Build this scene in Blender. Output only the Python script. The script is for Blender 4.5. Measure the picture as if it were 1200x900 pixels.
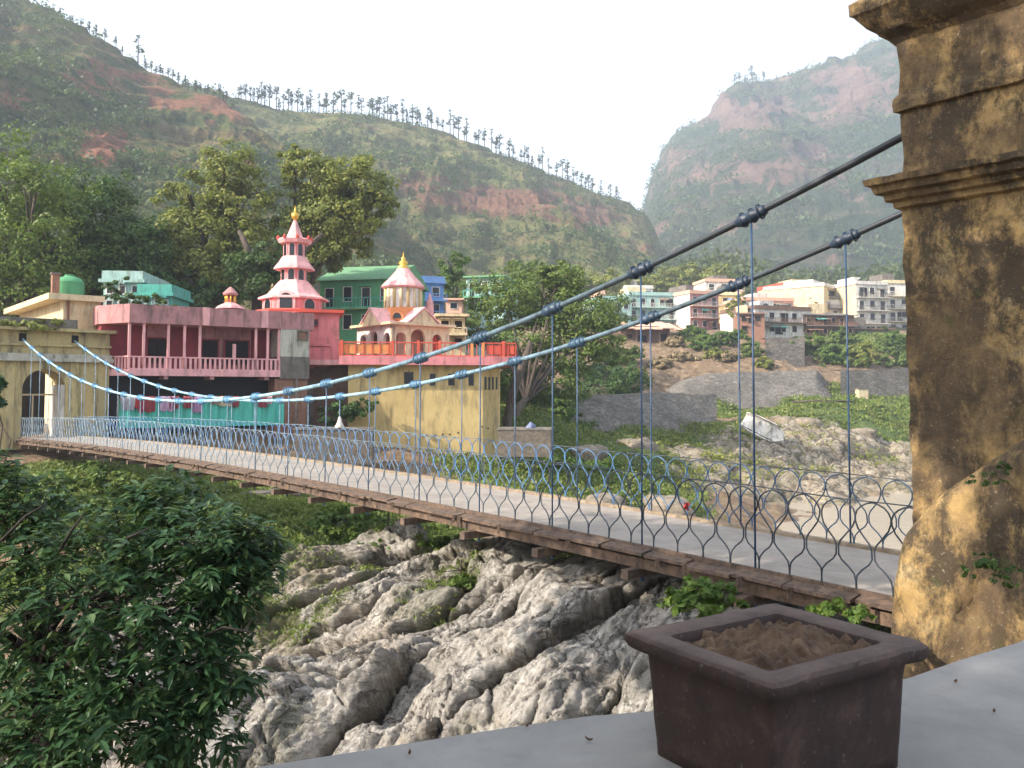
import bpy, math, random
import numpy as np
from mathutils import Vector, Matrix, Quaternion
R = math.radians
random.seed(7); np.random.seed(7)
for o in list(bpy.data.objects): bpy.data.objects.remove(o)
scene = bpy.context.scene
COL = scene.collection

# ---------------------------------------------------------------- camera, sky, sun, exposure
EYE = 2.45
FPX = 990.0; PITCH = R(2.8); CX = 600.0; CY = 412.0        # in the photograph's 1200 x 900 pixels
cam_d = bpy.data.cameras.new('camera'); cam = bpy.data.objects.new('camera', cam_d); COL.objects.link(cam)
cam_d.sensor_width = 36.0; cam_d.lens = 36.0*FPX/1200.0
cam_d.shift_y = (CY-450.0)/1200.0
cam_d.clip_start = 0.05; cam_d.clip_end = 12000
cam.location = (0, 0, EYE); cam.rotation_euler = (R(90)+PITCH, 0, 0)
scene.camera = cam

SUN_EL = R(31); SUN_DIR = Vector((-0.90, -0.44, 0)).normalized()
sdir = Vector((SUN_DIR.x*math.cos(SUN_EL), SUN_DIR.y*math.cos(SUN_EL), math.sin(SUN_EL)))
world = bpy.data.worlds.new('World'); scene.world = world; world.use_nodes = True
wn = world.node_tree
bg = wn.nodes['Background']; sky = wn.nodes.new('ShaderNodeTexSky')
sky.sky_type = 'NISHITA'; sky.sun_disc = False
sky.sun_elevation = SUN_EL; sky.sun_rotation = math.atan2(SUN_DIR.x, SUN_DIR.y)
sky.air_density = 1.0; sky.dust_density = 3.0; sky.ozone_density = 1.0
hs = wn.nodes.new('ShaderNodeHueSaturation'); hs.inputs['Saturation'].default_value = .42   # thin white haze over the whole sky
wn.links.new(sky.outputs[0], hs.inputs['Color']); wn.links.new(hs.outputs[0], bg.inputs[0]); bg.inputs[1].default_value = 0.15
sun_d = bpy.data.lights.new('sun', 'SUN'); sun_d.energy = 5.0; sun_d.angle = R(0.53); sun_d.color = (1.0, 0.88, 0.72)
sun = bpy.data.objects.new('sun', sun_d); COL.objects.link(sun)
sun.rotation_euler = sdir.to_track_quat('Z', 'Y').to_euler(); sun.location = (0, 0, 60)
scene.view_settings.view_transform = 'Standard'; scene.view_settings.look = 'None'
scene.view_settings.exposure = 1.4; scene.view_settings.gamma = 1.0; scene.view_settings.use_curve_mapping = False
scene.render.engine = 'CYCLES'
scene.cycles.max_bounces = 6; scene.cycles.transparent_max_bounces = 12; scene.cycles.volume_bounces = 1

# ---------------------------------------------------------------- helpers
_c, _s = math.cos(PITCH), math.sin(PITCH)
def ray(px, py):
    a = (px-CX)/FPX; b = -(py-CY)/FPX
    d = Vector((a, _c-b*_s, _s+b*_c)); return d/d.y
def P(px, py, Y):
    d = ray(px, py); return Vector((d.x*Y, Y, EYE+d.z*Y))
def G(px, py, z):
    d = ray(px, py); t = (z-EYE)/d.z; return Vector((d.x*t, t, z))

def tag(o, label=None, cat=None, group=None, kind=None):
    if label: o['label'] = label
    if cat: o['category'] = cat
    if group: o['group'] = group
    if kind: o['kind'] = kind
    return o
def empty(name, loc=(0, 0, 0), rz=0.0, label=None, cat=None, group=None):
    o = bpy.data.objects.new(name, None); COL.objects.link(o)
    o.location = loc; o.rotation_euler = (0, 0, rz); o.empty_display_size = .3
    return tag(o, label, cat, group)
def copy_tree(o, parent=None):
    c = o.copy(); COL.objects.link(c); c.parent = parent
    for ch in list(o.children): copy_tree(ch, c)
    return c

class MB:
    def __init__(s): s.v = []; s.f = []; s.sm = []
    def add(s, vs, fs, smooth=False):
        n = len(s.v); s.v.extend([tuple(v) for v in vs]); s.f.extend([tuple(i+n for i in f) for f in fs]); s.sm.extend([smooth]*len(fs)); return s
    def box(s, x0, x1, y0, y1, z0, z1, M=None):
        vs = [Vector(p) for p in ((x0,y0,z0),(x1,y0,z0),(x1,y1,z0),(x0,y1,z0),(x0,y0,z1),(x1,y0,z1),(x1,y1,z1),(x0,y1,z1))]
        if M is not None: vs = [M @ v for v in vs]
        return s.add(vs, [(0,3,2,1),(4,5,6,7),(0,1,5,4),(1,2,6,5),(2,3,7,6),(3,0,4,7)])
    def tube(s, pts, rad, n=8, caps=True, smooth=True):
        pts = [Vector(p) for p in pts]
        if not hasattr(rad, '__len__'): rad = [rad]*len(pts)
        vs = []; fs = []; up = None
        for i, p in enumerate(pts):
            d = (pts[min(i+1, len(pts)-1)]-pts[max(i-1, 0)])
            if d.length < 1e-9: d = Vector((0, 0, 1))
            d.normalize()
            if up is None:
                up = Vector((0, 0, 1)) if abs(d.z) < .9 else Vector((1, 0, 0))
            a = d.cross(up)
            if a.length < 1e-6: a = d.cross(Vector((1, .3, 0)))
            a.normalize(); b = a.cross(d).normalized(); up = b
            for k in range(n):
                t = 2*math.pi*k/n
                vs.append(p+(a*math.cos(t)+b*math.sin(t))*rad[i])
        for i in range(len(pts)-1):
            for k in range(n):
                k2 = (k+1) % n
                fs.append((i*n+k, i*n+k2, (i+1)*n+k2, (i+1)*n+k))
        s.add(vs, fs, smooth)
        if caps:
            m = len(s.v)-len(vs)
            s.f.append(tuple(m+k for k in reversed(range(n)))); s.sm.append(False)
            s.f.append(tuple(m+(len(pts)-1)*n+k for k in range(n))); s.sm.append(False)
        return s
    def lathe(s, prof, n=16, c=(0, 0), ph=0.0, smooth=False, caps=True):
        vs = []; fs = []
        for (r, z) in prof:
            for k in range(n):
                t = ph+2*math.pi*k/n
                vs.append((c[0]+r*math.cos(t), c[1]+r*math.sin(t), z))
        for i in range(len(prof)-1):
            for k in range(n):
                k2 = (k+1) % n
                fs.append((i*n+k, i*n+k2, (i+1)*n+k2, (i+1)*n+k))
        if caps:
            fs.append(tuple(reversed(range(n)))); fs.append(tuple((len(prof)-1)*n+k for k in range(n)))
        return s.add(vs, fs, smooth)
    def prism(s, poly, y0, y1, M=None):
        """polygon in (x, z), extruded from y0 to y1"""
        n = len(poly)
        vs = [Vector((x, y0, z)) for x, z in poly]+[Vector((x, y1, z)) for x, z in poly]
        if M is not None: vs = [M @ v for v in vs]
        fs = [tuple(range(n)), tuple(range(2*n-1, n-1, -1))]+[(i, i+n, (i+1) % n+n, (i+1) % n) for i in range(n)]
        return s.add(vs, fs)
    def slab(s, poly, z0, z1):
        n = len(poly)
        vs = [(x, y, z0) for x, y in poly]+[(x, y, z1) for x, y in poly]
        fs = [tuple(reversed(range(n))), tuple(range(n, 2*n))]+[(i, (i+1) % n, (i+1) % n+n, i+n) for i in range(n)]
        return s.add(vs, fs)
    def mesh(s, name, mat=None):
        m = bpy.data.meshes.new(name); m.from_pydata(s.v, [], s.f)
        m.polygons.foreach_set('use_smooth', s.sm)
        if mat: m.materials.append(mat)
        m.update(); return m
    def build(s, name, mat, parent=None, loc=None):
        o = bpy.data.objects.new(name, s.mesh(name, mat)); COL.objects.link(o)
        if parent: o.parent = parent
        if loc: o.location = loc
        return o
def np_mesh(name, V, F, mat, parent=None, smooth=False, attrs=None):
    V = np.asarray(V, dtype=np.float32); F = np.asarray(F, dtype=np.int32); k = F.shape[1]
    m = bpy.data.meshes.new(name)
    m.vertices.add(len(V)); m.vertices.foreach_set('co', V.ravel())
    m.loops.add(F.size); m.loops.foreach_set('vertex_index', F.ravel())
    m.polygons.add(len(F)); m.polygons.foreach_set('loop_start', np.arange(len(F), dtype=np.int32)*k)
    m.polygons.foreach_set('loop_total', np.full(len(F), k, dtype=np.int32))
    m.polygons.foreach_set('use_smooth', np.full(len(F), smooth, dtype=bool))
    m.update(calc_edges=True); m.validate()
    if attrs:
        for an, av in attrs.items():
            at = m.attributes.new(an, 'FLOAT', 'POINT'); at.data.foreach_set('value', np.asarray(av, dtype=np.float32))
    m.materials.append(mat)
    o = bpy.data.objects.new(name, m); COL.objects.link(o)
    if parent: o.parent = parent
    return o

# numpy noise
def _h(ix, iy, s):
    n = (ix*374761393+iy*668265263+s*2147483647) & 0xffffffff
    n = ((n ^ (n >> 13))*1274126177) & 0xffffffff
    n = (n ^ (n >> 16)); n = (n*2246822519) & 0xffffffff
    return ((n ^ (n >> 15)) & 0xffffff)/float(0xffffff)
def vnoise(x, y, s=0):
    ix = np.floor(x).astype(np.int64); iy = np.floor(y).astype(np.int64); fx = x-ix; fy = y-iy
    fx = fx*fx*fx*(fx*(fx*6-15)+10); fy = fy*fy*fy*(fy*(fy*6-15)+10)
    a = _h(ix, iy, s); b = _h(ix+1, iy, s); c = _h(ix, iy+1, s); d = _h(ix+1, iy+1, s)
    return (a*(1-fx)+b*fx)*(1-fy)+(c*(1-fx)+d*fx)*fy
def fbm(x, y, s=0, o=5, g=.5):
    t = 0; a = 1; n = 0
    for i in range(o):
        t = t+a*vnoise(x*2**i+i*17.3, y*2**i-i*9.1, s+i); n += a; a *= g
    return t/n*2-1
def ridged(x, y, s=0, o=5, g=.5):
    t = 0; a = 1; n = 0
    for i in range(o):
        t = t+a*(1-abs(2*vnoise(x*2**i+i*7.3, y*2**i+i*3.1, s+i)-1)); n += a; a *= g
    return t/n
def worley(x, y, s=0, jit=.9):
    ix = np.floor(x).astype(np.int64); iy = np.floor(y).astype(np.int64)
    f1 = np.full(x.shape, 9.); f2 = np.full(x.shape, 9.); cx = np.zeros(x.shape); cy = np.zeros(x.shape); r = np.zeros(x.shape); r2 = np.zeros(x.shape)
    for dx in (-1, 0, 1):
        for dy in (-1, 0, 1):
            jx = ix+dx; jy = iy+dy
            qx = jx+.5+(_h(jx, jy, s)-.5)*jit; qy = jy+.5+(_h(jx, jy, s+91)-.5)*jit
            d = np.hypot(x-qx, y-qy); m = d < f1
            f2 = np.where(m, f1, np.minimum(f2, d))
            cx = np.where(m, qx, cx); cy = np.where(m, qy, cy); r = np.where(m, _h(jx, jy, s+37), r); r2 = np.where(m, _h(jx, jy, s+53), r2)
            f1 = np.where(m, d, f1)
    return f1, f2, cx, cy, r, r2
def facet(x, y, s=0, o=3, g=.5):
    """random planar facets (linear interpolation on a triangle lattice), several octaves"""
    tot = 0; a = 1; nn_ = 0
    for i in range(o):
        c_, s_ = math.cos(i*1.1+.3), math.sin(i*1.1+.3); X = (x*c_-y*s_)*2.1**i; Y = (x*s_+y*c_)*2.1**i
        k = (X+Y)*.3660254; u = X+k; v = Y+k; iu = np.floor(u).astype(np.int64); iv = np.floor(v).astype(np.int64); fu = u-iu; fv = v-iv
        h00 = _h(iu, iv, s+i*7); h11 = _h(iu+1, iv+1, s+i*7); up = fu > fv
        hm = np.where(up, _h(iu+1, iv, s+i*7), _h(iu, iv+1, s+i*7)); hi = np.maximum(fu, fv); lo = np.minimum(fu, fv)
        tot = tot+a*(h00*(1-hi)+hm*(hi-lo)+h11*lo); nn_ += a; a *= g
    return tot/nn_*2-1
def sstep(a, b, x):
    t = np.clip((x-a)/(b-a), 0, 1); return t*t*(3-2*t)

# ---------------------------------------------------------------- materials
def newmat(name):
    m = bpy.data.materials.new(name); m.use_nodes = True
    nt = m.node_tree; b = nt.nodes['Principled BSDF']; return m, nt, b
def N(nt, t, **kw):
    n = nt.nodes.new(t)
    for k, v in kw.items(): setattr(n, k, v)
    return n
def ramp(nt, fac, stops, interp='LINEAR'):
    r = N(nt, 'ShaderNodeValToRGB'); r.color_ramp.interpolation = interp
    e = r.color_ramp.elements
    while len(e) > 1: e.remove(e[-1])
    for i, (p, c) in enumerate(stops):
        if i == 0: e[0].position = p
        else: e.new(p)
        e[i].color = (c[0], c[1], c[2], 1) if hasattr(c, '__len__') else (c, c, c, 1)
    nt.links.new(fac, r.inputs[0]); return r.outputs[0]
def noise(nt, co, scale, detail=5, rough=.55, dist=0, sc=None):
    if sc is not None:
        mp = N(nt, 'ShaderNodeMapping'); mp.inputs['Scale'].default_value = sc; nt.links.new(co, mp.inputs[0]); co = mp.outputs[0]
    n = N(nt, 'ShaderNodeTexNoise'); n.inputs['Scale'].default_value = scale; n.inputs['Detail'].default_value = detail
    n.inputs['Roughness'].default_value = rough; n.inputs['Distortion'].default_value = dist
    nt.links.new(co, n.inputs['Vector']); return n.outputs['Fac']
def mix(nt, fac, a, b, mode='MIX'):
    m = N(nt, 'ShaderNodeMix', data_type='RGBA', blend_type=mode)
    for sock, v in ((m.inputs[0], fac), (m.inputs[6], a), (m.inputs[7], b)):
        if hasattr(v, 'is_linked') or isinstance(v, bpy.types.NodeSocket): nt.links.new(v, sock)
        elif hasattr(v, '__len__'): sock.default_value = (v[0], v[1], v[2], 1)
        else: sock.default_value = v
    return m.outputs[2]
def bump(nt, b, h, strength=.5, dist=.02):
    bp = N(nt, 'ShaderNodeBump'); bp.inputs['Strength'].default_value = strength; bp.inputs['Distance'].default_value = dist
    nt.links.new(h, bp.inputs['Height']); nt.links.new(bp.outputs[0], b.inputs['Normal']); return bp
def cracks(nt, co, scale, width, warp=.35, sc=(1, 1, 1), rot=0.):
    """thin irregular fissure lines: 1 on the line, 0 elsewhere"""
    nz = N(nt, 'ShaderNodeTexNoise'); nz.inputs['Scale'].default_value = scale*1.3; nz.inputs['Detail'].default_value = 6; nz.inputs['Roughness'].default_value = .65; nt.links.new(co, nz.inputs['Vector'])
    ad = N(nt, 'ShaderNodeVectorMath', operation='MULTIPLY_ADD'); nt.links.new(nz.outputs['Color'], ad.inputs[0]); ad.inputs[1].default_value = (warp*2/scale,)*3; nt.links.new(co, ad.inputs[2])
    mp = N(nt, 'ShaderNodeMapping'); mp.inputs['Rotation'].default_value = (R(25), 0, rot); nt.links.new(ad.outputs[0], mp.inputs[0])
    m2 = N(nt, 'ShaderNodeMapping'); m2.inputs['Scale'].default_value = sc; nt.links.new(mp.outputs[0], m2.inputs[0])
    v = N(nt, 'ShaderNodeTexVoronoi', feature='DISTANCE_TO_EDGE'); v.inputs['Scale'].default_value = scale; nt.links.new(m2.outputs[0], v.inputs['Vector'])
    return ramp(nt, v.outputs['Distance'], [(0., 1.), (width, 0.)])
def objco(nt): return N(nt, 'ShaderNodeTexCoord').outputs['Object']
def geoco(nt): return N(nt, 'ShaderNodeNewGeometry').outputs['Position']

def plaster(name, c, c2=None, dirt=(.06, .055, .04), amt=.45, scale=1.2, rough=.9, bmp=.3, streak=True):
    """painted or rendered wall with weather stains"""
    m, nt, b = newmat(name); co = geoco(nt)
    c2 = c2 or tuple(x*.72 for x in c)
    n1 = noise(nt, co, scale, 6, .65, .3)
    col = mix(nt, ramp(nt, n1, [(.38, 0.), (.62, 1.)]), c, c2)
    n2 = noise(nt, co, scale*2.2, 7, .7, .2, sc=(1, 1, .22 if streak else 1))
    msk = ramp(nt, n2, [(.49, 0.), (.66, amt)])
    col = mix(nt, msk, col, dirt)
    nt.links.new(col, b.inputs['Base Color']); b.inputs['Roughness'].default_value = rough
    bump(nt, b, noise(nt, co, scale*14, 5, .6), bmp, .03)
    return m
def paint(name, c, rough=.5, var=.25, scale=6, metal=0.):
    m, nt, b = newmat(name); co = objco(nt)
    n1 = noise(nt, co, scale, 5, .6)
    col = mix(nt, ramp(nt, n1, [(.35, 0.), (.7, 1.)]), c, tuple(x*(1-var) for x in c))
    nt.links.new(col, b.inputs['Base Color']); b.inputs['Roughness'].default_value = rough; b.inputs['Metallic'].default_value = metal
    return m
def leafmat(name, c1, c2, c3=None, trans=.35, rough=.5):
    m, nt, b = newmat(name)
    g = N(nt, 'ShaderNodeNewGeometry'); oi = N(nt, 'ShaderNodeObjectInfo')
    r = g.outputs['Random Per Island']
    stops = [(0., c1), (.6, c2)]+([(1., c3)] if c3 else [])
    col = ramp(nt, r, stops)
    big = noise(nt, g.outputs['Position'], .55, 3, .5)
    col = mix(nt, ramp(nt, big, [(.35, 0.), (.68, .55)]), col, tuple(x*1.5 for x in c2))
    nt.links.new(col, b.inputs['Base Color']); b.inputs['Roughness'].default_value = rough
    b.inputs['Specular IOR Level'].default_value = .3
    t = N(nt, 'ShaderNodeBsdfTranslucent'); nt.links.new(mix(nt, .5, col, (.16, .24, .03)), t.inputs[0])
    ms = N(nt, 'ShaderNodeMixShader'); ms.inputs[0].default_value = trans
    nt.links.new(b.outputs[0], ms.inputs[1]); nt.links.new(t.outputs[0], ms.inputs[2])
    nt.links.new(ms.outputs[0], nt.nodes['Material Output'].inputs['Surface']); return m

M = {}
M['leaf_dark'] = leafmat('leaf_dark', (.03, .065, .02), (.06, .115, .03), (.11, .165, .045), trans=.28)
M['leaf_mid'] = leafmat('leaf_mid', (.06, .105, .022), (.115, .175, .036), (.20, .23, .055))
M['leaf_olive'] = leafmat('leaf_olive', (.11, .145, .034), (.20, .225, .05), (.33, .30, .075))
M['leaf_bright'] = leafmat('leaf_bright', (.05, .10, .02), (.09, .16, .03), (.15, .19, .04))
M['leaf_near'] = leafmat('leaf_near', (.024, .062, .030), (.042, .095, .040), (.13, .18, .065), trans=.24, rough=.38)
M['leaf_far'] = leafmat('leaf_far', (.05, .075, .025), (.07, .095, .035), (.10, .12, .045))
M['grass'] = leafmat('grass_blades', (.08, .13, .028), (.15, .20, .045), (.26, .25, .10))
M['scrub'] = leafmat('scrub', (.035, .065, .022), (.06, .095, .03), (.09, .12, .04))
M['dry'] = leafmat('dry', (.16, .12, .06), (.24, .18, .10), (.30, .24, .14), trans=.1)
def barkmat():
    m, nt, b = newmat('bark'); co = objco(nt)
    n = noise(nt, co, 5, 7, .7, .4, sc=(1, 1, .25))
    nt.links.new(ramp(nt, n, [(.3, (.035, .026, .02)), (.7, (.14, .11, .085))]), b.inputs['Base Color']); b.inputs['Roughness'].default_value = .95
    bump(nt, b, n, .8, .05); return m
M['bark'] = barkmat()
M['bark_dark'] = paint('bark_dark', (.03, .024, .02), .9, .5, 12)
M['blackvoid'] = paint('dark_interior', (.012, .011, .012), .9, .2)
M['glass'] = paint('window_dark', (.02, .022, .026), .25, .3)
M['pink'] = plaster('pink_plaster', (.66, .24, .26), (.54, .20, .215), amt=.55)
M['pink_dull'] = plaster('dull_pink_concrete', (.50, .245, .24), (.37, .18, .18), amt=.7)
M['pink_bright'] = plaster('bright_pink_paint', (.80, .27, .27), (.68, .22, .225), amt=.35)
M['pink_light'] = plaster('light_pink_paint', (.84, .44, .43), (.72, .37, .37), amt=.4)
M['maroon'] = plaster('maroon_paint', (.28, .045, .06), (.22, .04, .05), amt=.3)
M['red'] = plaster('red_paint', (.62, .10, .06), (.52, .08, .06), amt=.2)
M['orange'] = plaster('orange_paint', (.75, .28, .10), amt=.1)
M['yellow'] = plaster('yellow_plaster', (.58, .44, .20), (.48, .35, .15), amt=.65, scale=.6)
M['yellow_old'] = plaster('old_yellow_plaster', (.52, .42, .20), (.40, .33, .17), dirt=(.07, .065, .05), amt=.85, scale=.8)
M['cream'] = plaster('cream_plaster', (.72, .60, .38), (.60, .48, .30), amt=.5)
M['white'] = plaster('white_plaster', (.72, .69, .64), (.58, .55, .50), amt=.6)
M['white_old'] = plaster('old_white_plaster', (.52, .50, .42), (.42, .40, .33), amt=.7)
M['grey'] = plaster('grey_concrete', (.20, .18, .155), (.13, .115, .10), amt=.7)
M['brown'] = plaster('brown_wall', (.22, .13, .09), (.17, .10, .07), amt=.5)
M['brick'] = plaster('brick_brown', (.30, .16, .11), (.24, .12, .08), amt=.5, scale=2)
M['turq'] = plaster('turquoise_paint', (.09, .40, .33), (.07, .33, .28), amt=.4)
M['turq_pale'] = plaster('pale_turquoise_paint', (.38, .56, .52), (.30, .46, .43), amt=.5)
M['green'] = plaster('green_paint', (.10, .34, .16), (.08, .28, .14), amt=.2)
M['green_roof'] = plaster('green_roof', (.16, .36, .17), (.14, .30, .16), amt=.2)
M['blue'] = plaster('blue_paint', (.18, .32, .62), (.15, .27, .52), amt=.2)
M['peach'] = plaster('peach_plaster', (.72, .44, .32), (.64, .38, .28), amt=.2)
M['gold'] = paint('gold_paint', (.75, .48, .08), .35, .2, metal=.6)
M['rustwood'] = plaster('rusty_timber', (.19, .125, .085), (.10, .07, .055), dirt=(.03, .024, .02), amt=.85, scale=5, streak=False, bmp=.6)
M['concrete_slab'] = None
# ---------------------------------------------------------------- setting: terrain
def rockmat(name='rock', sc=1.0, near=True):   # fissured grey limestone
    m, nt, b = newmat(name); co = geoco(nt)
    n1 = noise(nt, co, .35*sc, 6, .6, .4)
    n2 = noise(nt, co, 2.2*sc, 8, .68, .5)
    mr_ = N(nt, 'ShaderNodeMapping'); mr_.inputs['Rotation'].default_value = (R(20), 0, -R(38)); nt.links.new(co, mr_.inputs[0]); n3 = noise(nt, mr_.outputs[0], 5*sc, 9, .74, .5, sc=(.45, 1.9, 1.9)); n5 = noise(nt, mr_.outputs[0], 26*sc, 6, .75, .3)
    col = ramp(nt, n2, [(.25, (.17, .155, .135)), (.40, (.38, .355, .32)), (.55, (.55, .52, .48)), (.75, (.70, .68, .63))])
    col = mix(nt, ramp(nt, n1, [(.48, 0.), (.66, .55)]), col, (.42, .31, .19))
    col = mix(nt, ramp(nt, n3, [(.34, .8), (.46, 0.)]), col, (.12, .11, .10))
    col = mix(nt, ramp(nt, n5, [(.56, 0.), (.66, .5)]), col, (.70, .68, .64))
    c1 = cracks(nt, co, 1.0*sc, .05, .45, (.5, 1.7, 1.7), -R(38)); c2 = cracks(nt, co, 3.4*sc, .09, .45, (.5, 1.8, 1.8), -R(30)); c3 = cracks(nt, co, 9*sc, .10, .4, (.6, 1.5, 1.5), -R(50))
    n7 = noise(nt, co, 1.3*sc, 5, .6)
    def gate(c, a): 
        m_ = N(nt, 'ShaderNodeMath', operation='MULTIPLY'); nt.links.new(c, m_.inputs[0]); nt.links.new(ramp(nt, n7, [(.35, 0.), (.6, a)]), m_.inputs[1]); return m_.outputs[0]
    col = mix(nt, gate(c3, .35), col, (.16, .145, .125)); col = mix(nt, gate(c2, .55), col, (.13, .115, .095)); col = mix(nt, gate(c1, .95), col, (.05, .045, .04))
    ck = N(nt, 'ShaderNodeAttribute', attribute_name='crack').outputs['Fac']
    col = mix(nt, ramp(nt, ck, [(.25, 0.), (.9, .8)]), col, (.12, .095, .06))
    at = N(nt, 'ShaderNodeAttribute', attribute_name='moss').outputs['Fac']
    col = mix(nt, at, col, mix(nt, n2, (.05, .075, .02), (.14, .13, .05)))
    nt.links.new(col, b.inputs['Base Color']); b.inputs['Roughness'].default_value = .88
    bp = bump(nt, b, n5, .6, .02)
    bp2 = N(nt, 'ShaderNodeBump'); bp2.inputs['Strength'].default_value = 1.0; bp2.inputs['Distance'].default_value = .10
    hh = mix(nt, gate(c2, .5), n3, (0, 0, 0)); hh = mix(nt, gate(c1, .9), hh, (0, 0, 0)); nt.links.new(hh, bp2.inputs['Height']); nt.links.new(bp2.outputs[0], bp.inputs['Normal'])
    return m
def groundmat():
    m, nt, b = newmat('ground'); co = geoco(nt)
    n1 = noise(nt, co, .12, 6, .65, .4); n2 = noise(nt, co, 1.1, 8, .7, .3); n3 = noise(nt, co, 5, 6, .7)
    earth = ramp(nt, n2, [(.3, (.07, .05, .03)), (.5, (.20, .135, .08)), (.7, (.32, .24, .16))])
    grass = ramp(nt, n2, [(.25, (.035, .06, .015)), (.5, (.07, .11, .025)), (.75, (.13, .16, .05))])
    rock = ramp(nt, n2, [(.3, (.12, .095, .07)), (.45, (.33, .27, .19)), (.6, (.44, .385, .30)), (.75, (.60, .55, .47))])
    rock = mix(nt, ramp(nt, n3, [(.35, .6), (.5, 0.)]), rock, (.13, .11, .09))
    rock = mix(nt, cracks(nt, co, .30, .07, .45, (.6, 1.6, 1.6), -R(30)), rock, (.06, .05, .035)); rock = mix(nt, mix(nt, .6, (0, 0, 0), cracks(nt, co, 1.1, .10, .4, (.6, 1.6, 1.6), -R(30))), rock, (.12, .10, .07))
    rock = mix(nt, ramp(nt, n1, [(.5, 0.), (.62, .6)]), rock, (.17, .15, .06))
    ga = N(nt, 'ShaderNodeAttribute', attribute_name='grass').outputs['Fac']
    ra = N(nt, 'ShaderNodeAttribute', attribute_name='rock').outputs['Fac']
    def thr(a, w=.35):
        s = N(nt, 'ShaderNodeMath', operation='MULTIPLY_ADD'); nt.links.new(n2, s.inputs[0]); s.inputs[1].default_value = -w*2; 
        s2 = N(nt, 'ShaderNodeMath', operation='ADD'); s.inputs[2].default_value = w; nt.links.new(s.outputs[0], s2.inputs[0]); nt.links.new(a, s2.inputs[1])
        return ramp(nt, s2.outputs[0], [(.4, 0.), (.6, 1.)])
    col = mix(nt, thr(ra), earth, rock); col = mix(nt, thr(ga), col, grass)
    nt.links.new(col, b.inputs['Base Color']); b.inputs['Roughness'].default_value = .95
    bump(nt, b, n3, .8, .25); return m

WATER_Z = -6.7
cp = []
def C(px, py, Y): p = P(px, py, Y); cp.append((p.x, p.y, p.z))
def CW(x, y, z): cp.append((x, y, z))
# far bank around the gate and the pink buildings
for a in ((20,525,46),(-150,525,46),(-400,520,60),(130,512,49),(250,505,53),(340,505,54),(60,545,42),(150,560,41),(250,570,40),(200,560,46),
          (300,600,36),(400,600,38),(450,610,32),(350,630,28),(200,620,32),(80,600,32),(-100,600,32),(420,540,52),(500,560,51),(580,560,52),(620,530,60),
          (560,590,40),(640,590,42),(650,500,70),(700,545,62),(740,575,56),(640,470,88),(700,490,98),(600,440,100),(500,440,80),(300,440,80),(150,440,80),(0,440,80),(-300,430,90)): C(*a)
# rocky mound and embankment, the slope below the town
for a in ((850,505,88),(800,510,84),(780,545,70),(950,488,102),(1020,482,112),(1080,475,125),(1000,525,92),(920,540,84),(1060,540,95),(1000,560,83),(1100,540,105),(860,575,72),
          (700,500,106),(800,497,108),(900,478,118),(1000,470,126),(1100,462,140)): C(*a)
for a in ((640,445,128),(720,432,132),(800,430,136),(900,420,142),(1000,425,146),(1100,430,150),(1300,430,150),(720,395,150),(800,392,155),(860,395,160),(900,400,165),(960,398,172),(1040,395,180),(1150,390,190),(1300,385,200),
          (700,385,190),(600,390,170),(500,400,150),(400,400,150),(200,400,150),(0,390,160),(-300,380,160),(800,375,230),(1000,370,240),(1200,360,250)): C(*a)
# river bed
for a in ((12,40),(18,46),(26,56),(36,66),(50,80),(70,96),(100,120),(140,150),(30,45),(50,55),(80,80),(15,30),(25,30),(45,35),(80,50),(130,100),(60,20),(110,60),(200,140)): CW(a[0], a[1], -8.6)
# near bank
for a in ((5.5,9.5,-1.0),(7,9,-.25),(6,18,-3.2),(9,20,-5),(0,26,-4.4),(-6,26,-3.6),(8,27,-7.4),(0,6,-4.6),(-8,5,-5.2),(4.5,5.5,-2.6),(7,7,-.2),(12,8,-.1),(14,13,-1.5),(16,18,-5),
          (5,0,-.3),(12,0,.2),(0,-2,-3.2),(-8,-2,-4),(0,-10,-.5),(-20,0,-5),(-20,15,-4.5),(-20,28,-4),(-40,20,-4),(20,5,-1),(30,0,-3),(40,-15,-2),(0,-40,0),(40,-40,2),(-40,-40,0),(-60,0,-1),(-60,40,0)): CW(*a)
for px, (ya, yb_, yc) in {200:(23,17,13.5), 320:(21.5,16.3,13), 430:(20.3,15.6,12.6), 550:(18.6,14.8,12.3), 650:(17.2,14,11.8), 740:(15.6,13,11.2)}.items():
    C(px, 648, ya); C(px, 755, yb_); C(px, 865, yc); C(px, 960, yc-.9)
    p_ = P(px, 648, ya); CW(p_.x+.3, p_.y+2.2, p_.z-.7)
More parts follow.
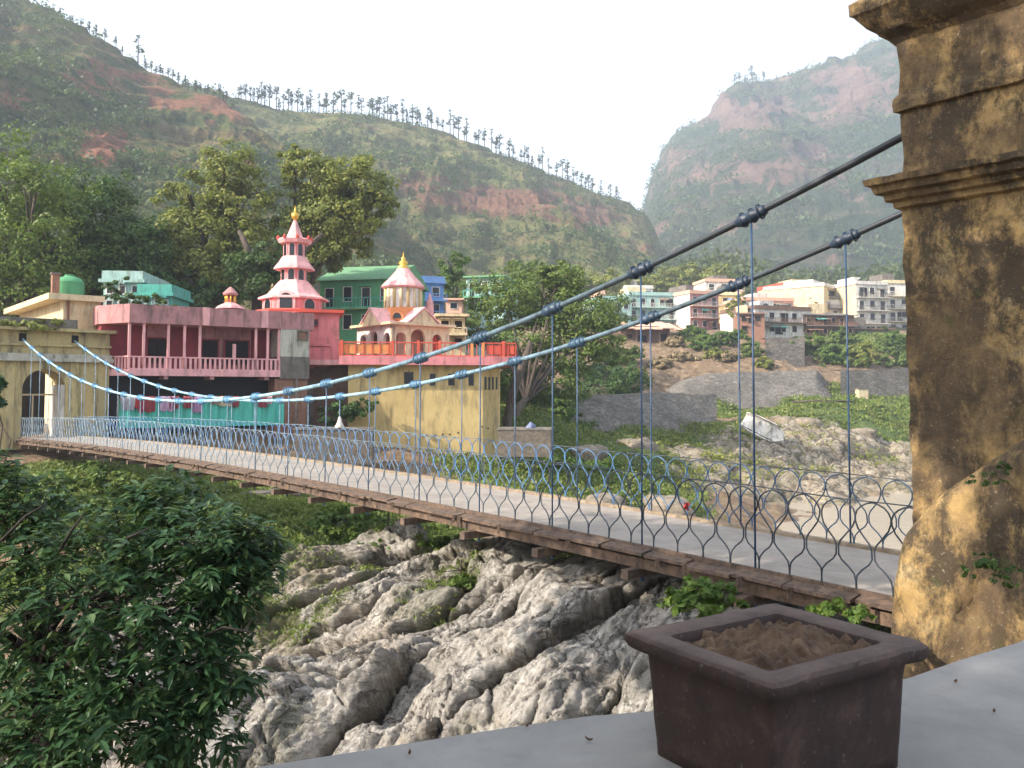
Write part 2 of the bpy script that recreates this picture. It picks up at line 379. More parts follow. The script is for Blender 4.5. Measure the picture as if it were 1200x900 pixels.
# far anchors
for a in ((-600,0,20),(-600,400,60),(0,700,60),(600,700,60),(600,200,40),(600,-300,20),(0,-600,10),(-600,-600,10),(-2500,0,60),(2500,0,60),(0,2800,100),(0,-2500,40),(0,330,22),(250,330,26),(-250,300,26),(300,200,20)): CW(*a)
CPT = np.array(cp)
def _rbf():
    n = len(CPT); D = np.hypot(CPT[:,None,0]-CPT[None,:,0], CPT[:,None,1]-CPT[None,:,1])
    A = np.zeros((n+1, n+1)); A[:n,:n] = -D-np.eye(n)*.3; A[:n,n] = 1; A[n,:n] = 1
    return np.linalg.solve(A, np.append(CPT[:,2], 0))
_w = _rbf()
def ground_z(x, y, detail=True):
    x = np.atleast_1d(np.asarray(x, float)); y = np.atleast_1d(np.asarray(y, float)); sh = x.shape
    xf = x.ravel(); yf = y.ravel(); z = np.empty(xf.size)
    for i in range(0, xf.size, 20000):
        a = xf[i:i+20000]; b = yf[i:i+20000]
        z[i:i+20000] = -np.hypot(a[:,None]-CPT[None,:,0], b[:,None]-CPT[None,:,1]) @ _w[:-1]+_w[-1]
    if detail:
        r = np.hypot(xf, yf); s = np.clip((r-12)/80, 0, 1)
        z += fbm(xf*.12, yf*.12, 3, 5)*(.25+1.3*s)*np.clip(r/15, .2, 1)
        z += (ridged(xf*.5+yf*.2, yf*.5-xf*.2, 8, 4)-.5)*(.2+.6*s)
    return z.reshape(sh)
def gz(x, y): return float(ground_z(x, y)[0])

def axis(lo, hi, dlo, dhi, step, grow):
    """fine between dlo and dhi, coarser outside"""
    a = list(np.arange(dlo, dhi, step)); x = dhi; s = step
    while x < hi: a.append(x); s *= grow; x += s
    a.append(hi); x = dlo-step; s = step; b = []
    while x > lo: b.append(x); s *= grow; x -= s
    b.append(lo); return np.array(b[::-1]+a)
gx = axis(-3000, 3000, -45, 75, .42, 1.06); gy = axis(-3000, 3200, 4, 150, .42, 1.06)
GX, GY = np.meshgrid(gx, gy); GZ = ground_z(GX, GY)
# carve the ground under the modelled rock outcrop
inside = sstep(-9.5, -8, GX)*sstep(8.2, 7, GX)*sstep(5, 6.5, GY)*sstep(25, 23, GY)
GZ = GZ-inside*1.6
def proj(x, y, z):
    zz = z-EYE; f = y*_c+zz*_s; f = np.where(f < .1, .1, f)
    return CX+FPX*x/f, CY-FPX*(-y*_s+zz*_c)/f
def patch(ppx, ppy, polys):
    m = np.zeros(ppx.shape)
    for (cx_, cy_, rx, ry, a) in polys: m = np.maximum(m, a*np.exp(-(((ppx-cx_)/rx)**2+((ppy-cy_)/ry)**2)*.8))
    return m
# patches are laid in plan: centre from the photograph, radii in metres
def planpatch(x, y, L):
    m = np.zeros(x.shape)
    for (px, py, Y, r) in L:
        c = P(px, py, Y); m = np.maximum(m, np.exp(-((x-c.x)**2+(y-c.y)**2)/(r*r)))
    return m
GRASS = [(60,700,24,4),(250,575,40,7),(330,610,32,6),(430,620,30,5),(200,590,36,6),(100,580,38,7),(380,600,38,6),(450,600,38,5),(700,560,60,7),(660,575,48,6),(740,580,55,5),(690,530,70,9),(620,545,55,6),(640,490,80,9),(600,470,90,12),
         (860,492,95,5),(940,475,112,12),(1040,478,120,12),(800,505,92,5),(1000,490,106,7),(880,470,122,9),(760,520,84,6),(700,515,88,7),(560,585,44,5),(500,590,42,5),(960,410,160,9),(1040,405,170,12),(820,405,152,4)]
ROCKP = [(880,530,80,9),(960,530,88,10),(850,560,72,7),(1030,520,98,12),(790,560,66,4),(920,560,76,8),(1000,550,86,10),(820,520,82,5)]
grass = np.clip(planpatch(GX, GY, GRASS)*1.25, 0, 1)
rock = np.clip(planpatch(GX, GY, ROCKP)*1.3, 0, 1)
far = sstep(150, 260, np.hypot(GX, GY)); grass = np.maximum(grass, far*.8)
# mound: fissured rock relief where the ground is bare rock
f1, f2, cxx, cyy, rr, rr2 = worley((GX*.8+GY*.6)*.13, (GY*.8-GX*.6)*.3, 5)
v1, v2, _a, _b, v3, _d = worley((GX*.8+GY*.6)*.5, (GY*.8-GX*.6)*1.1, 6)
GZ = GZ+rock*((rr-.5)*1.3-np.exp(-(f2-f1)*12)*.8+(v3-.5)*.5-np.exp(-(v2-v1)*12)*.45+.5*ridged(GX*.6, GY*.9, 21, 5, .6)+1.1*facet(GX*.16+GY*.05, GY*.2, 23, 4, .6))*(1-inside)
shore = (GZ < WATER_Z+1.2); grass = np.where(shore, 0, grass)
nx, ny = len(gx), len(gy)
idx = np.arange(nx*ny).reshape(ny, nx)
Fq = np.stack([idx[:-1,:-1], idx[:-1,1:], idx[1:,1:], idx[1:,:-1]], -1).reshape(-1, 4)
M['ground'] = groundmat()
o = np_mesh('ground', np.stack([GX, GY, GZ], -1).reshape(-1, 3), Fq, M['ground'], smooth=True, attrs={'grass': grass.ravel(), 'rock': rock.ravel()})
o['kind'] = 'structure'

# river
def watermat():
    m, nt, b = newmat('river_water'); co = geoco(nt)
    n = noise(nt, co, .5, 6, .6, .5, sc=(1, .5, 1)); n2 = noise(nt, co, 2.5, 5, .6, .3, sc=(.6, 1, 1))
    nt.links.new(mix(nt, n, (.42, .36, .28), (.35, .30, .23)), b.inputs['Base Color'])
    b.inputs['Roughness'].default_value = .22; b.inputs['Specular IOR Level'].default_value = .35
    bump(nt, b, n2, .6, .12); return m
mb = MB(); mb.add([(2,12,WATER_Z),(420,12,WATER_Z),(420,330,WATER_Z),(2,330,WATER_Z)], [(0,1,2,3)])
mb.build('river', watermat())['kind'] = 'structure'

# rock outcrop under the near half of the bridge
rx = np.arange(-9.6, 8.4, .03); ry = np.arange(5.0, 25.2, .035)
RX, RY = np.meshgrid(rx, ry)
RZ = ground_z(RX, RY, False)
wx = RX+.7*fbm(RX*.4, RY*.5, 31, 5); wy = RY*1.3+.7*fbm(RX*.4, RY*.5, 41, 5)
A = R(38)      # strike of the beds in plan
ua = wx*math.cos(A)+wy*math.sin(A); va = -wx*math.sin(A)+wy*math.cos(A)
f1, f2, cu, cv, r1, r2 = worley(ua*.24, va*.55, 11)
du = ua-cu/.24; dv = va-cv/.55
wj = .10*facet(ua*3, va*3, 91, 3, .6); f1, f2, cu, cv, r1, r2 = worley((ua+wj)*.24, (va+wj)*.55, 11); du = ua-cu/.24; dv = va-cv/.55
H = (r1-.45)*.45+du*(r2-.5)*.30-dv*(.05+.16*r1)               # tilted blocks
H -= .42*np.exp(-(f2-f1)*22)                                  # open joints
H += .95*facet(ua*.36, va*.62, 3, 2, .38)+.15*facet(ua*1.2, va*3.0, 5, 4, .55)
g1, g2, gu, gv, q1, q2 = worley((ua+wj)*.9+3.3, (va+wj)*1.9, 15)
H += (q1-.5)*.16-(va-gv/1.9)*(q2-.4)*.32-.13*np.exp(-(g2-g1)*22)
h1, h2, hu, hv, p1, p2 = worley(ua*2.6+3.3, va*5.5, 19)
H += (p1-.5)*.05-(va-hv/5.5)*(p2-.4)*.4-.035*np.exp(-(h2-h1)*16)
k1, k2, ku, kv, s1, s2 = worley(ua*6+1.3, va*12, 29)
H += (s1-.5)*.045-.03*np.exp(-(k2-k1)*8)
crack = np.clip(np.exp(-(f2-f1)*24)+.6*np.exp(-(g2-g1)*24)+.3*np.exp(-(h2-h1)*18), 0, 1)
H += .12*fbm(RX*.9, RY*.9, 51, 6, .5)+.09*(ridged(ua*1.2, va*5, 61, 5, .6)-.5)+.03*(ridged(RX*7, RY*9, 71, 4, .6)-.5)
edge = sstep(-9.6, -8, RX)*sstep(8.4, 7, RX)*sstep(5, 7, RY)*sstep(25.2, 22.5, RY)
damp = 1-.75*sstep(3.0, 5.5, RX)*sstep(14, 11, RY)
RH_ = H*edge*damp; RZ = RZ+RH_*.78+.25*edge-(1-edge)*1.0; RYD = RY-RH_*.55; RXD = RX-RH_*.12
# hold it below the deck
ub = (RX-7.53)*-.656+(RY-6.54)*.755; vb = (RX-7.53)*.755+(RY-6.54)*.656
lim = -.62-.25*fbm(RX*1.3, RY*1.3, 77, 4)
under = sstep(-1.6, -.7, vb)*sstep(4.5, 3.4, vb)
RZ = np.where(under > 0, np.minimum(RZ, lim*under+(1-under)*9), RZ)
mossn = fbm(RX*.55, RY*.55, 81, 5); moss = sstep(.12, .3, mossn)*sstep(-.6, .6, -H+.4)*.9
mossx = planpatch(RX, RY, [(540,640,21,2.2),(470,640,22,1.6),(690,665,17,1.0),(530,690,17,.8),(330,650,22,2.5),(350,700,17,1.2),(800,700,10.3,1.2)])
moss = np.clip(moss*.6+mossx*sstep(-.3, .1, fbm(RX*1.5, RY*1.5, 83, 4)), 0, 1)
nxr, nyr = len(rx), len(ry); idx = np.arange(nxr*nyr).reshape(nyr, nxr)
Fr = np.stack([idx[:-1,:-1], idx[:-1,1:], idx[1:,1:], idx[1:,:-1]], -1).reshape(-1, 4)
M['rock'] = rockmat('rock')
o = np_mesh('rock_outcrop', np.stack([RXD, RYD, RZ], -1).reshape(-1, 3), Fr, M['rock'], smooth=True, attrs={'moss': moss.ravel(), 'crack': crack.ravel()})
o['kind'] = 'structure'
def rock_z(x, y):
    j = int(round((x+9.6)/.03)); i = int(round((y-5)/.035))
    if 0 <= i < nyr and 0 <= j < nxr: return max(float(RZ[i, j]), gz(x, y)-1.6)
    return gz(x, y)

def hit(px, py, y0=12., y1=420.):
    """where the sight line through a point of the photograph meets the bare ground"""
    Y = np.arange(y0, y1, .5); r = ray(px, py); z = ground_z(r.x*Y, Y); k = np.argmax(EYE+r.z*Y < z)
    if not (EYE+r.z*Y[k] < z[k]): k = -1
    return Vector((r.x*Y[k], Y[k], float(z[k])))
# ---------------------------------------------------------------- hills
def hillmat(name, g1, g2, r1, r2, sc=1.0):
    m, nt, b = newmat(name); co = geoco(nt)
    n1 = noise(nt, co, .012*sc, 8, .62, .6); n2 = noise(nt, co, .06*sc, 9, .72, .4); n3 = noise(nt, co, .35*sc, 7, .7)
    n4 = noise(nt, co, .05*sc, 7, .65, .6, sc=(.7, .7, 3.2))
    col = mix(nt, ramp(nt, n2, [(.36, 0.), (.62, 1.)]), g1, g2)
    col = mix(nt, ramp(nt, n4, [(.47, 0.), (.60, .6)]), col, tuple(.5*(a+b_) for a, b_ in zip(g2, r2)))
    col = mix(nt, ramp(nt, n3, [(.50, 0.), (.64, .75)]), col, tuple(x*.5 for x in g1))
    rk = mix(nt, ramp(nt, n2, [(.35, 0.), (.65, 1.)]), r1, r2)
    rk = mix(nt, ramp(nt, n3, [(.28, .7), (.48, 0.)]), rk, tuple(x*.35 for x in r1))
    at = N(nt, 'ShaderNodeAttribute', attribute_name='rock').outputs['Fac']
    ad = N(nt, 'ShaderNodeMath', operation='MULTIPLY_ADD'); nt.links.new(n2, ad.inputs[0]); ad.inputs[1].default_value = 2.6; ad.inputs[2].default_value = -1.36
    ad2 = N(nt, 'ShaderNodeMath', operation='ADD'); nt.links.new(at, ad2.inputs[0]); nt.links.new(ad.outputs[0], ad2.inputs[1])
    col = mix(nt, ramp(nt, ad2.outputs[0], [(.42, 0.), (.6, 1.)]), col, rk)
    nt.links.new(col, b.inputs['Base Color']); b.inputs['Roughness'].default_value = 1; b.inputs['Specular IOR Level'].default_value = 0.1
    bump(nt, b, n2, 1.0, 9/sc); return m
def interp(xs, pts): a = np.array(pts, float); return np.interp(xs, a[:,0], a[:,1])
HILLS = {}
def hill(name, ridge, yr, yb, zb, mat, x0, x1, nc, nr, amp, seed, rocks=(), power=1.0, rockbias=0., cliff=0., rough=1.):
    cols = np.linspace(x0, x1, nc); t = np.concatenate([np.linspace(0, 1, nr), 1+np.linspace(.02, .5, 16)])
    Cc, T = np.meshgrid(cols, t)
    rpy = interp(cols, ridge); Yr = interp(cols, yr); Yb = interp(cols, yb); Zb = interp(cols, zb)
    ax = (cols-CX)/FPX
    b_ = -(rpy-CY)/FPX; Zr = EYE+(_s+b_*_c)/(_c-b_*_s)*Yr
    Tt = np.minimum(T, 1)
    Yw = Yb+(Yr-Yb)*T
    Xw = ax*Yw
    prof = Tt**power
    Zw = Zb+(Zr-Zb)*prof-np.maximum(T-1, 0)*(Zr-Zb)*1.3
    L = amp
    env = np.clip(np.minimum(Tt*4, 1), 0, 1)*np.clip((1-Tt)*5, 0.06, 1)*np.where(T > 1, .3, 1)
    k = 1/(L*5.5)
    g = ridged(Xw*k+seed, Yw*k*.45, seed, 6, .52)
    Zw = Zw+(g-.62)*L*2.5*env*rough+fbm(Xw*k*3, Yw*k*3, seed+9, 6, .6)*L*.38*np.maximum(env, .12)
    Yo = -(ridged(Xw*k*1.1+9, Zw*k*.6, seed+4, 6, .55)-.6)*L*1.5*env
    if cliff: 
        st = 9.0*L/12; fr = Zw/st+fbm(Xw*k*2, Yw*k*2, seed+3, 4)*1.2; q = np.floor(fr)+sstep(.25, .6, fr-np.floor(fr)); Zw = Zw*(1-cliff)+(Zw+(q-fr)*st)*cliff
    Yw = Yw+Yo
    rk = np.zeros(Xw.shape)+rockbias
    PX, PY = proj(Xw, Yw, Zw)
    for (cx_, cy_, rx_, ry_, a) in rocks:
        c = a*np.exp(-(((cols[None,:]-cx_)/rx_)**2+((PY-cy_)/ry_)**2)); rk = np.maximum(rk, c)
    rk = rk+.35*(ridged(Xw*k*2.5, Zw*k*3.5, seed+7, 5)-.55)
    n1, n2 = len(cols), len(t); idx = np.arange(n1*n2).reshape(n2, n1)
    F = np.stack([idx[:-1,:-1], idx[:-1,1:], idx[1:,1:], idx[1:,:-1]], -1).reshape(-1, 4)
    o = np_mesh(name, np.stack([Xw, Yw, Zw], -1).reshape(-1, 3), F, mat, smooth=True, attrs={'rock': rk.ravel()})
    o['kind'] = 'structure'
    HILLS[name] = (cols, t, Xw, Yw, Zw, rk, nr); return o
MH = hillmat('hill_scrub', (.065, .098, .034), (.155, .165, .068), (.25, .115, .07), (.36, .18, .11))
MH2 = hillmat('hill_grass', (.105, .135, .045), (.215, .215, .09), (.15, .08, .055), (.27, .155, .105))
MH3 = hillmat('mountain_rock', (.03, .055, .028), (.06, .085, .042), (.12, .078, .065), (.22, .145, .115), .45)
RID_A = [(-500,-230),(-200,-100),(-60,-35),(0,-6),(30,4),(60,18),(90,34),(120,52),(150,72),(200,96),(235,108),(262,122),(300,150),(340,185),(400,235),(460,280),(560,350)]
RID_B = [(100,80),(200,98),(260,110),(300,122),(345,133),(400,134),(450,138),(500,150),(530,160),(580,178),(620,194),(660,210),(700,226),(740,240),(757,252),(768,268),(776,290),(800,318),(860,345)]
RID_C = [(640,380),(735,345),(752,262),(757,242),(768,205),(776,182),(795,156),(815,148),(832,138),(848,112),(862,103),(880,97),(915,94),(940,88),(972,76),(1010,62),(1030,52),(1056,42),(1120,20),(1200,0),(1400,-60),(1700,-100)]
RID_D = [(480,372),(560,352),(640,342),(700,330),(760,322),(800,312),(840,306),(880,316),(940,326),(1000,330),(1060,322),(1150,300),(1300,260),(1600,200)]
hill('hillside', RID_A, [(-500,300),(0,330),(300,320),(560,300)], [(-500,95),(0,110),(560,180)], [(-500,6),(0,8),(560,14)], MH, -500, 540, 620, 260, 11, 3,
     rocks=((120,95,120,34,.62),(250,125,70,25,.75),(160,90,30,12,.85),(105,170,42,24,.85),(10,110,30,30,.6),(200,120,60,14,.7),(300,190,50,22,.55),(180,60,70,20,.5)), cliff=.35)
hill('hill', RID_B, [(100,430),(450,480),(860,560)], [(100,220),(450,240),(860,270)], [(100,18),(860,20)], MH2, 120, 850, 520, 240, 12, 14,
     rocks=((580,235,120,24,.85),(680,255,70,20,.75),(500,215,50,16,.65),(720,290,60,20,.6),(430,250,40,16,.45),(590,290,60,14,.45),(300,165,20,14,.4)), cliff=.35, power=.9)
hill('mountain', RID_C, [(640,1150),(800,1080),(1200,950),(1700,900)], [(640,500),(1700,480)], [(640,30),(1700,40)], MH3, 660, 1600, 640, 320, 30, 23,
     rocks=((880,130,100,30,.9),(1000,110,90,50,.75),(900,200,120,26,.7),(950,180,60,24,.8),(880,260,50,30,.6),(800,190,40,40,.6),(1000,230,60,20,.4)), cliff=.5, power=.85, rockbias=.28)
hill('foothill', RID_D, [(480,300),(860,330),(1600,360)], [(480,215),(1600,225)], [(480,16),(1600,20)], MH, 480, 1600, 420, 90, 6, 33, rocks=((1010,330,40,10,.5),(770,330,60,14,.5)), power=.8)

# haze
mb = MB(); mb.box(-3100, 3100, -3100, 3300, -70, 760)
hz = mb.build('haze', None); hz['kind'] = 'stuff'
hm = bpy.data.materials.new('haze'); hm.use_nodes = True; nt = hm.node_tree
for n in list(nt.nodes):
    if n.type == 'BSDF_PRINCIPLED': nt.nodes.remove(n)
pv = nt.nodes.new('ShaderNodeVolumePrincipled'); pv.inputs['Color'].default_value = (.70, .81, 1.0, 1); pv.inputs['Density'].default_value = .00047; pv.inputs['Anisotropy'].default_value = .1
nt.links.new(pv.outputs[0], nt.nodes['Material Output'].inputs['Volume'])
hz.data.materials.append(hm); hz.display_type = 'WIRE'
# ---------------------------------------------------------------- the bridge
BU = Vector((-.656, .755, 0)); BV = Vector((.755, .656, 0)); B0 = Vector((7.53, 6.54, 0))
UM, UH = 27.5, 24.5
def camber(u): return max(-.06, .34*(1-((u-UM)/UH)**2))
def B(u, v, z=0): return B0+BU*u+BV*v+Vector((0, 0, z))
WB = 2.55; U0, U1 = 2.6, 52.2
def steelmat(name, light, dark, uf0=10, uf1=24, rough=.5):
    """painted steel: pale blue to dark along the bridge, part paint, part sun and shade put into the colour"""
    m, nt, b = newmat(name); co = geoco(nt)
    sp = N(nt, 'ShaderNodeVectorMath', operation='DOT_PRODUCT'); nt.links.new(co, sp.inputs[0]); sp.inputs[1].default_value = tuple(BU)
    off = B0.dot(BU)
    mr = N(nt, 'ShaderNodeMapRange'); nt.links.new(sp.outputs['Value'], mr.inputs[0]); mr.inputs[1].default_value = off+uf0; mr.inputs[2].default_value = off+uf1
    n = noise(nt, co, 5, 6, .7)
    base = mix(nt, mr.outputs[0], dark, light)  # far-end sunlight and near-end shade mixed into the paint colour
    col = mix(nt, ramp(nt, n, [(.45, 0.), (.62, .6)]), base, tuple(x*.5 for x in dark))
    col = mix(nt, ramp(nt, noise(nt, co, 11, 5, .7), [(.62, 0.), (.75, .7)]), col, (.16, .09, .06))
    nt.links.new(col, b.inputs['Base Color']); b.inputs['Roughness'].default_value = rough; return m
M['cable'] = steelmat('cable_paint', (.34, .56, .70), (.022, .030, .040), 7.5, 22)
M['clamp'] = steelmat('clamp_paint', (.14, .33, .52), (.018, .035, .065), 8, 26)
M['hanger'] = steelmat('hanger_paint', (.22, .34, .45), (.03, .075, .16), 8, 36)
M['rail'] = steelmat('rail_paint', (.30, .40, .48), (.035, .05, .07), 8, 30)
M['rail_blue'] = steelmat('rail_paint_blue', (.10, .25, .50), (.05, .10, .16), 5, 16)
def deckmat():
    m, nt, b = newmat('deck_concrete'); co = geoco(nt)
    n = noise(nt, co, 1.4, 9, .75, .3); n2 = noise(nt, co, 9, 7, .75)
    col = ramp(nt, n, [(.3, (.23, .205, .18)), (.55, (.34, .30, .26)), (.75, (.42, .37, .32))])
    col = mix(nt, ramp(nt, n2, [(.55, 0.), (.75, .35)]), col, (.16, .13, .11))
    nt.links.new(col, b.inputs['Base Color']); b.inputs['Roughness'].default_value = .9; bump(nt, b, n2, .3, .01); return m
M['deck'] = deckmat(); M['kerb'] = plaster('kerb', (.34, .27, .19), (.24, .18, .12), amt=.6, scale=4, streak=False)
bridge = empty('suspension_bridge', B((U0+U1)/2, WB/2), 0, 'long narrow footbridge hung from blue cables with looped wire railings', 'bridge')
binv = Vector(bridge.location)
def bbuild(mb, name, mat, parent=None):
    mb.v = [tuple(Vector(v)-binv) for v in mb.v] if (parent is None or True) else mb.v
    return mb.build(name, mat, parent or bridge)
us = np.arange(U0, U1+.01, .4)
def strip(v0, v1, z0, z1, jag=0):
    mb = MB(); vs = []; fs = []
    for i, u in enumerate(us):
        c = camber(u)
        for (v, z) in ((v0, z0), (v1, z0), (v1, z1), (v0, z1)): vs.append(B(u, v, z+c))
    for i in range(len(us)-1):
        for k in range(4):
            k2 = (k+1) % 4; fs.append((i*4+k, i*4+k2, (i+1)*4+k2, (i+1)*4+k))
    fs += [(3,2,1,0), tuple((len(us)-1)*4+k for k in range(4))]
    return mb.add(vs, fs)
bbuild(strip(.03, WB-.03, -.12, 0.0), 'deck', M['deck'])
bbuild(strip(WB-.02, WB+.12, -.14, .05), 'far_kerb', M['kerb'])
bbuild(strip(-.04, .02, -.14, .02), 'near_kerb', M['rustwood'])
# ledge planks along the near edge, each board a little different
mb = MB(); rnd = random.Random(3); u = U0
while u < U1:
    L = rnd.uniform(.5, 1.1); g = rnd.uniform(.01, .04); w = rnd.uniform(.18, .27); dz = rnd.uniform(-.025, .015)
    a, b_ = u, min(u+L-g, U1); c0, c1 = camber(a), camber(b_)
    n = len(mb.v); t = .045
    ps = [B(a, -.05-w, -.055+dz+c0), B(b_, -.05-w+rnd.uniform(-.02, .02), -.055+dz+c1), B(b_, -.055, -.02+dz+c1), B(a, -.055, -.02+dz+c0)]
    mb.add([p-Vector((0,0,t)) for p in ps]+ps, [(3,2,1,0),(4,5,6,7),(0,1,5,4),(1,2,6,5),(2,3,7,6),(3,0,4,7)])
    if rnd.random() < .75:
        q = rnd.uniform(a, b_); c = camber(q); mb.box(-.03, .03, -.02, .02, -.15, 0, Matrix.Translation(B(q, -.33, c-.05)))
    u += L
bbuild(mb, 'edge_planks', M['rustwood'])
# stringers under the edges
for v, nm in ((-.12, 'stringer'), (WB+.06, 'stringer')):
    bbuild(strip(v-.05, v+.05, -.30, -.145), nm, M['rustwood'])
HS = 1.965; hu = [4.53+HS*k for k in range(1, 24)]
hu = [u for u in hu if u < 51.3]
for u in hu:
    mb = MB(); c = camber(u); a = math.atan2(BV.y, BV.x)
    Mx = Matrix.Translation(B(u, 0, c)) @ Matrix.Rotation(a, 4, 'Z')
    mb.box(-.42, WB+.42, -.07, .07, -.44, -.305, Mx); bbuild(mb, 'cross_beam', M['rustwood'])
# railings: hairpin rods bent like onions under a top wire
def railing(v, side, mat, matw):
    RH = 1.1; sp = .45; n = int((U1-U0)/sp)
    prof = [(.0, .5), (.10, .5), (.17, .47), (.24, .33), (.31, .12), (.37, .035), (.47, .035), (.53, .09), (.62, .27), (.70, .42), (.78, .49), (.84, .495), (.90, .44), (.95, .32), (.985, .16), (1.0, 0.)]
    mb = MB(); rn = random.Random(5+int(v*3))
    for i in range(n):
        uc = U0+.25+sp*(i+.5); c = camber(uc); lean = rn.uniform(-.012, .012); wob = rn.uniform(-.02, .02)
        pts = []
        for sgn in (-1, 1):
            side_pts = [B(uc+sgn*x*sp*.985+lean*t+wob*math.sin(t*5), v+rn.uniform(-.006, .006), c+.0+t*RH*.985) for t, x in prof]
            if sgn == -1: pts += side_pts
            else: pts += side_pts[::-1][1:]
        # short feet splayed on the kerb
        f0 = B(uc-.5*sp-.05, v, c+.01); f1 = B(uc+.5*sp+.05, v, c+.01)
        mb.tube([f0]+pts+[f1], .0112, 5 if i < 55 else 4, caps=False)
    r = empty('railing', (0, 0, 0)); r.parent = bridge
    tag(r, side)
    bbuild(mb, 'bent_rods', mat, r)
    for (zz, rad, nm) in ((RH, .008, 'top_wire'), (.16, .006, 'bottom_wire')):
        m2 = MB(); m2.tube([B(u, v-.014, camber(u)+zz+.01*math.sin(u*2.1)) for u in np.arange(U0, U1, .5)], rad, 5)
        if zz > .5: bbuild(m2, nm, matw, r)
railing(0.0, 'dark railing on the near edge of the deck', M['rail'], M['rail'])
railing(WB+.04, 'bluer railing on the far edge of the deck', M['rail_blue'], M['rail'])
# main cables, clamps and hangers
def cab(u): return EYE-.27+.00545*(u-27.8)**2+.0029*max(0., 15-u)**2
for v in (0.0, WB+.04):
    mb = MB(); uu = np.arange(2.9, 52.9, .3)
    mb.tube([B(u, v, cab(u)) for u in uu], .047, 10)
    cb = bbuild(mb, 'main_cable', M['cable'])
    for k, u in enumerate(hu):
        mb = MB(); s = .235; rn = random.Random(k)
        prof = [(-1, .048), (-.92, .07), (-.75, .088), (-.55, .072), (-.42, .07), (-.25, .095), (-.05, .10), (.1, .08), (.25, .078), (.45, .098), (.65, .092), (.8, .068), (.92, .068), (1, .048)]
        mb.tube([B(u+t*s, v, cab(u+t*s)-.006) for t, r_ in prof], [r_*rn.uniform(.9, 1.06) for t, r_ in prof], 9)
        for t in (-.6, -.1, .5):     # wire turns of the binding
            c = B(u+t*s, v, cab(u+t*s)); ring = []
            for q in range(9):
                an = q/8*2*math.pi; ring.append(c+BV*math.cos(an)*.1+Vector((0,0,1))*math.sin(an)*.1+BU*(.03*math.sin(an)))
            mb.tube(ring, .014, 5, caps=False)
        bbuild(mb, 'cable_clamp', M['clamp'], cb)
        zt = cab(u)-.08; c = camber(u)
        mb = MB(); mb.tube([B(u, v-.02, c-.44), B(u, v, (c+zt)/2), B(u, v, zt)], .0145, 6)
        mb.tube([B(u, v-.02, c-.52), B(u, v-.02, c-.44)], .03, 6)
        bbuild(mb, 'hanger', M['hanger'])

# near pylon: masonry leg with cornices
def stonemat():
    m, nt, b = newmat('stained_lime_plaster'); co = geoco(nt)
    n1 = noise(nt, co, 1.5, 7, .68, .5); n2 = noise(nt, co, 2.6, 9, .78, .2, sc=(1, 1, .6)); n3 = noise(nt, co, 26, 6, .7); n4 = noise(nt, co, .9, 5, .6, .3)
    col = ramp(nt, n1, [(.30, (.13, .09, .05)), (.46, (.30, .20, .09)), (.58, (.44, .295, .12)), (.72, (.46, .37, .21))])
    col = mix(nt, ramp(nt, n2, [(.42, 0.), (.55, .92)]), col, (.040, .031, .022))
    col = mix(nt, ramp(nt, n4, [(.48, 0.), (.60, .75)]), col, (.10, .068, .04))
    col = mix(nt, ramp(nt, n3, [(.60, 0.), (.70, .6)]), col, (.46, .40, .28))
    col = mix(nt, ramp(nt, noise(nt, co, 2.6, 7, .7), [(.62, 0.), (.70, .7)]), col, (.06, .075, .02))
    nt.links.new(col, b.inputs['Base Color']); b.inputs['Roughness'].default_value = .95
    bp = bump(nt, b, n3, .7, .02)
    bp2 = N(nt, 'ShaderNodeBump'); bp2.inputs['Strength'].default_value = .8; bp2.inputs['Distance'].default_value = .06
    nt.links.new(n2, bp2.inputs['Height']); nt.links.new(bp2.outputs[0], bp.inputs['Normal']); return m
M['stone'] = stonemat()
def pylon_ring(mb, prof, u0, u1, v0, v1):
    """rectangular shaft from (z, outset) pairs, sides split so that they can be roughened"""
    n = 24; vs = []; fs = []
    rn = random.Random(9)
    for (z, o) in prof:
        a, b_, c, d = u0-o, u1+o, v0-o, v1+o; ring = []
        for k in range(n): ring.append((a+(b_-a)*k/n, c))
        for k in range(n): ring.append((b_, c+(d-c)*k/n))
        for k in range(n): ring.append((b_-(b_-a)*k/n, d))
        for k in range(n): ring.append((a, d-(d-c)*k/n))
        for i, (u, v) in enumerate(ring):
            j = .012*math.sin(z*7+i*1.3)+.010*math.sin(z*13.1+i*2.9)+rn.uniform(-.006, .006)
            vs.append(B(u+j, v+j*.7, z+rn.uniform(-.006, .006)))
    m = 4*n
    for i in range(len(prof)-1):
        for k in range(m): fs.append((i*m+k, (i+1)*m+k, (i+1)*m+(k+1) % m, i*m+(k+1) % m))
    fs.append(tuple((len(prof)-1)*m+k for k in reversed(range(m))))
    mb.add(vs, fs)
pyl = empty('bridge_pylon', B(3, -.1, 0), 0, 'tall mould stained yellow masonry bridge pier with moulded cornices', 'bridge pier')
pinv = Vector(pyl.location)
def pbuild(mb, name, mat):
    mb.v = [tuple(Vector(v)-pinv) for v in mb.v]; return mb.build(name, mat, pyl)
PU0, PU1, PV0, PV1 = 1.4, 4.22, -.55, .85
def zrange(a, b_, s, o0, o1): 
    k = max(2, int((b_-a)/s)); return [(a+(b_-a)*i/k, o0+(o1-o0)*i/k) for i in range(k+1)]
mb = MB(); pylon_ring(mb, zrange(-1.0, 4.62, .09, -.07, -.01), PU0, PU1, PV0, PV1); pbuild(mb, 'shaft', M['stone'])
mb = MB(); pylon_ring(mb, [(4.50,.0),(4.52,.05),(4.58,.06),(4.60,.12),(4.66,.13),(4.68,.20),(4.75,.22),(4.77,.27),(4.84,.28),(4.87,.15),(4.90,.0)], PU0, PU1, PV0, PV1); pbuild(mb, 'lower_cornice', M['stone'])
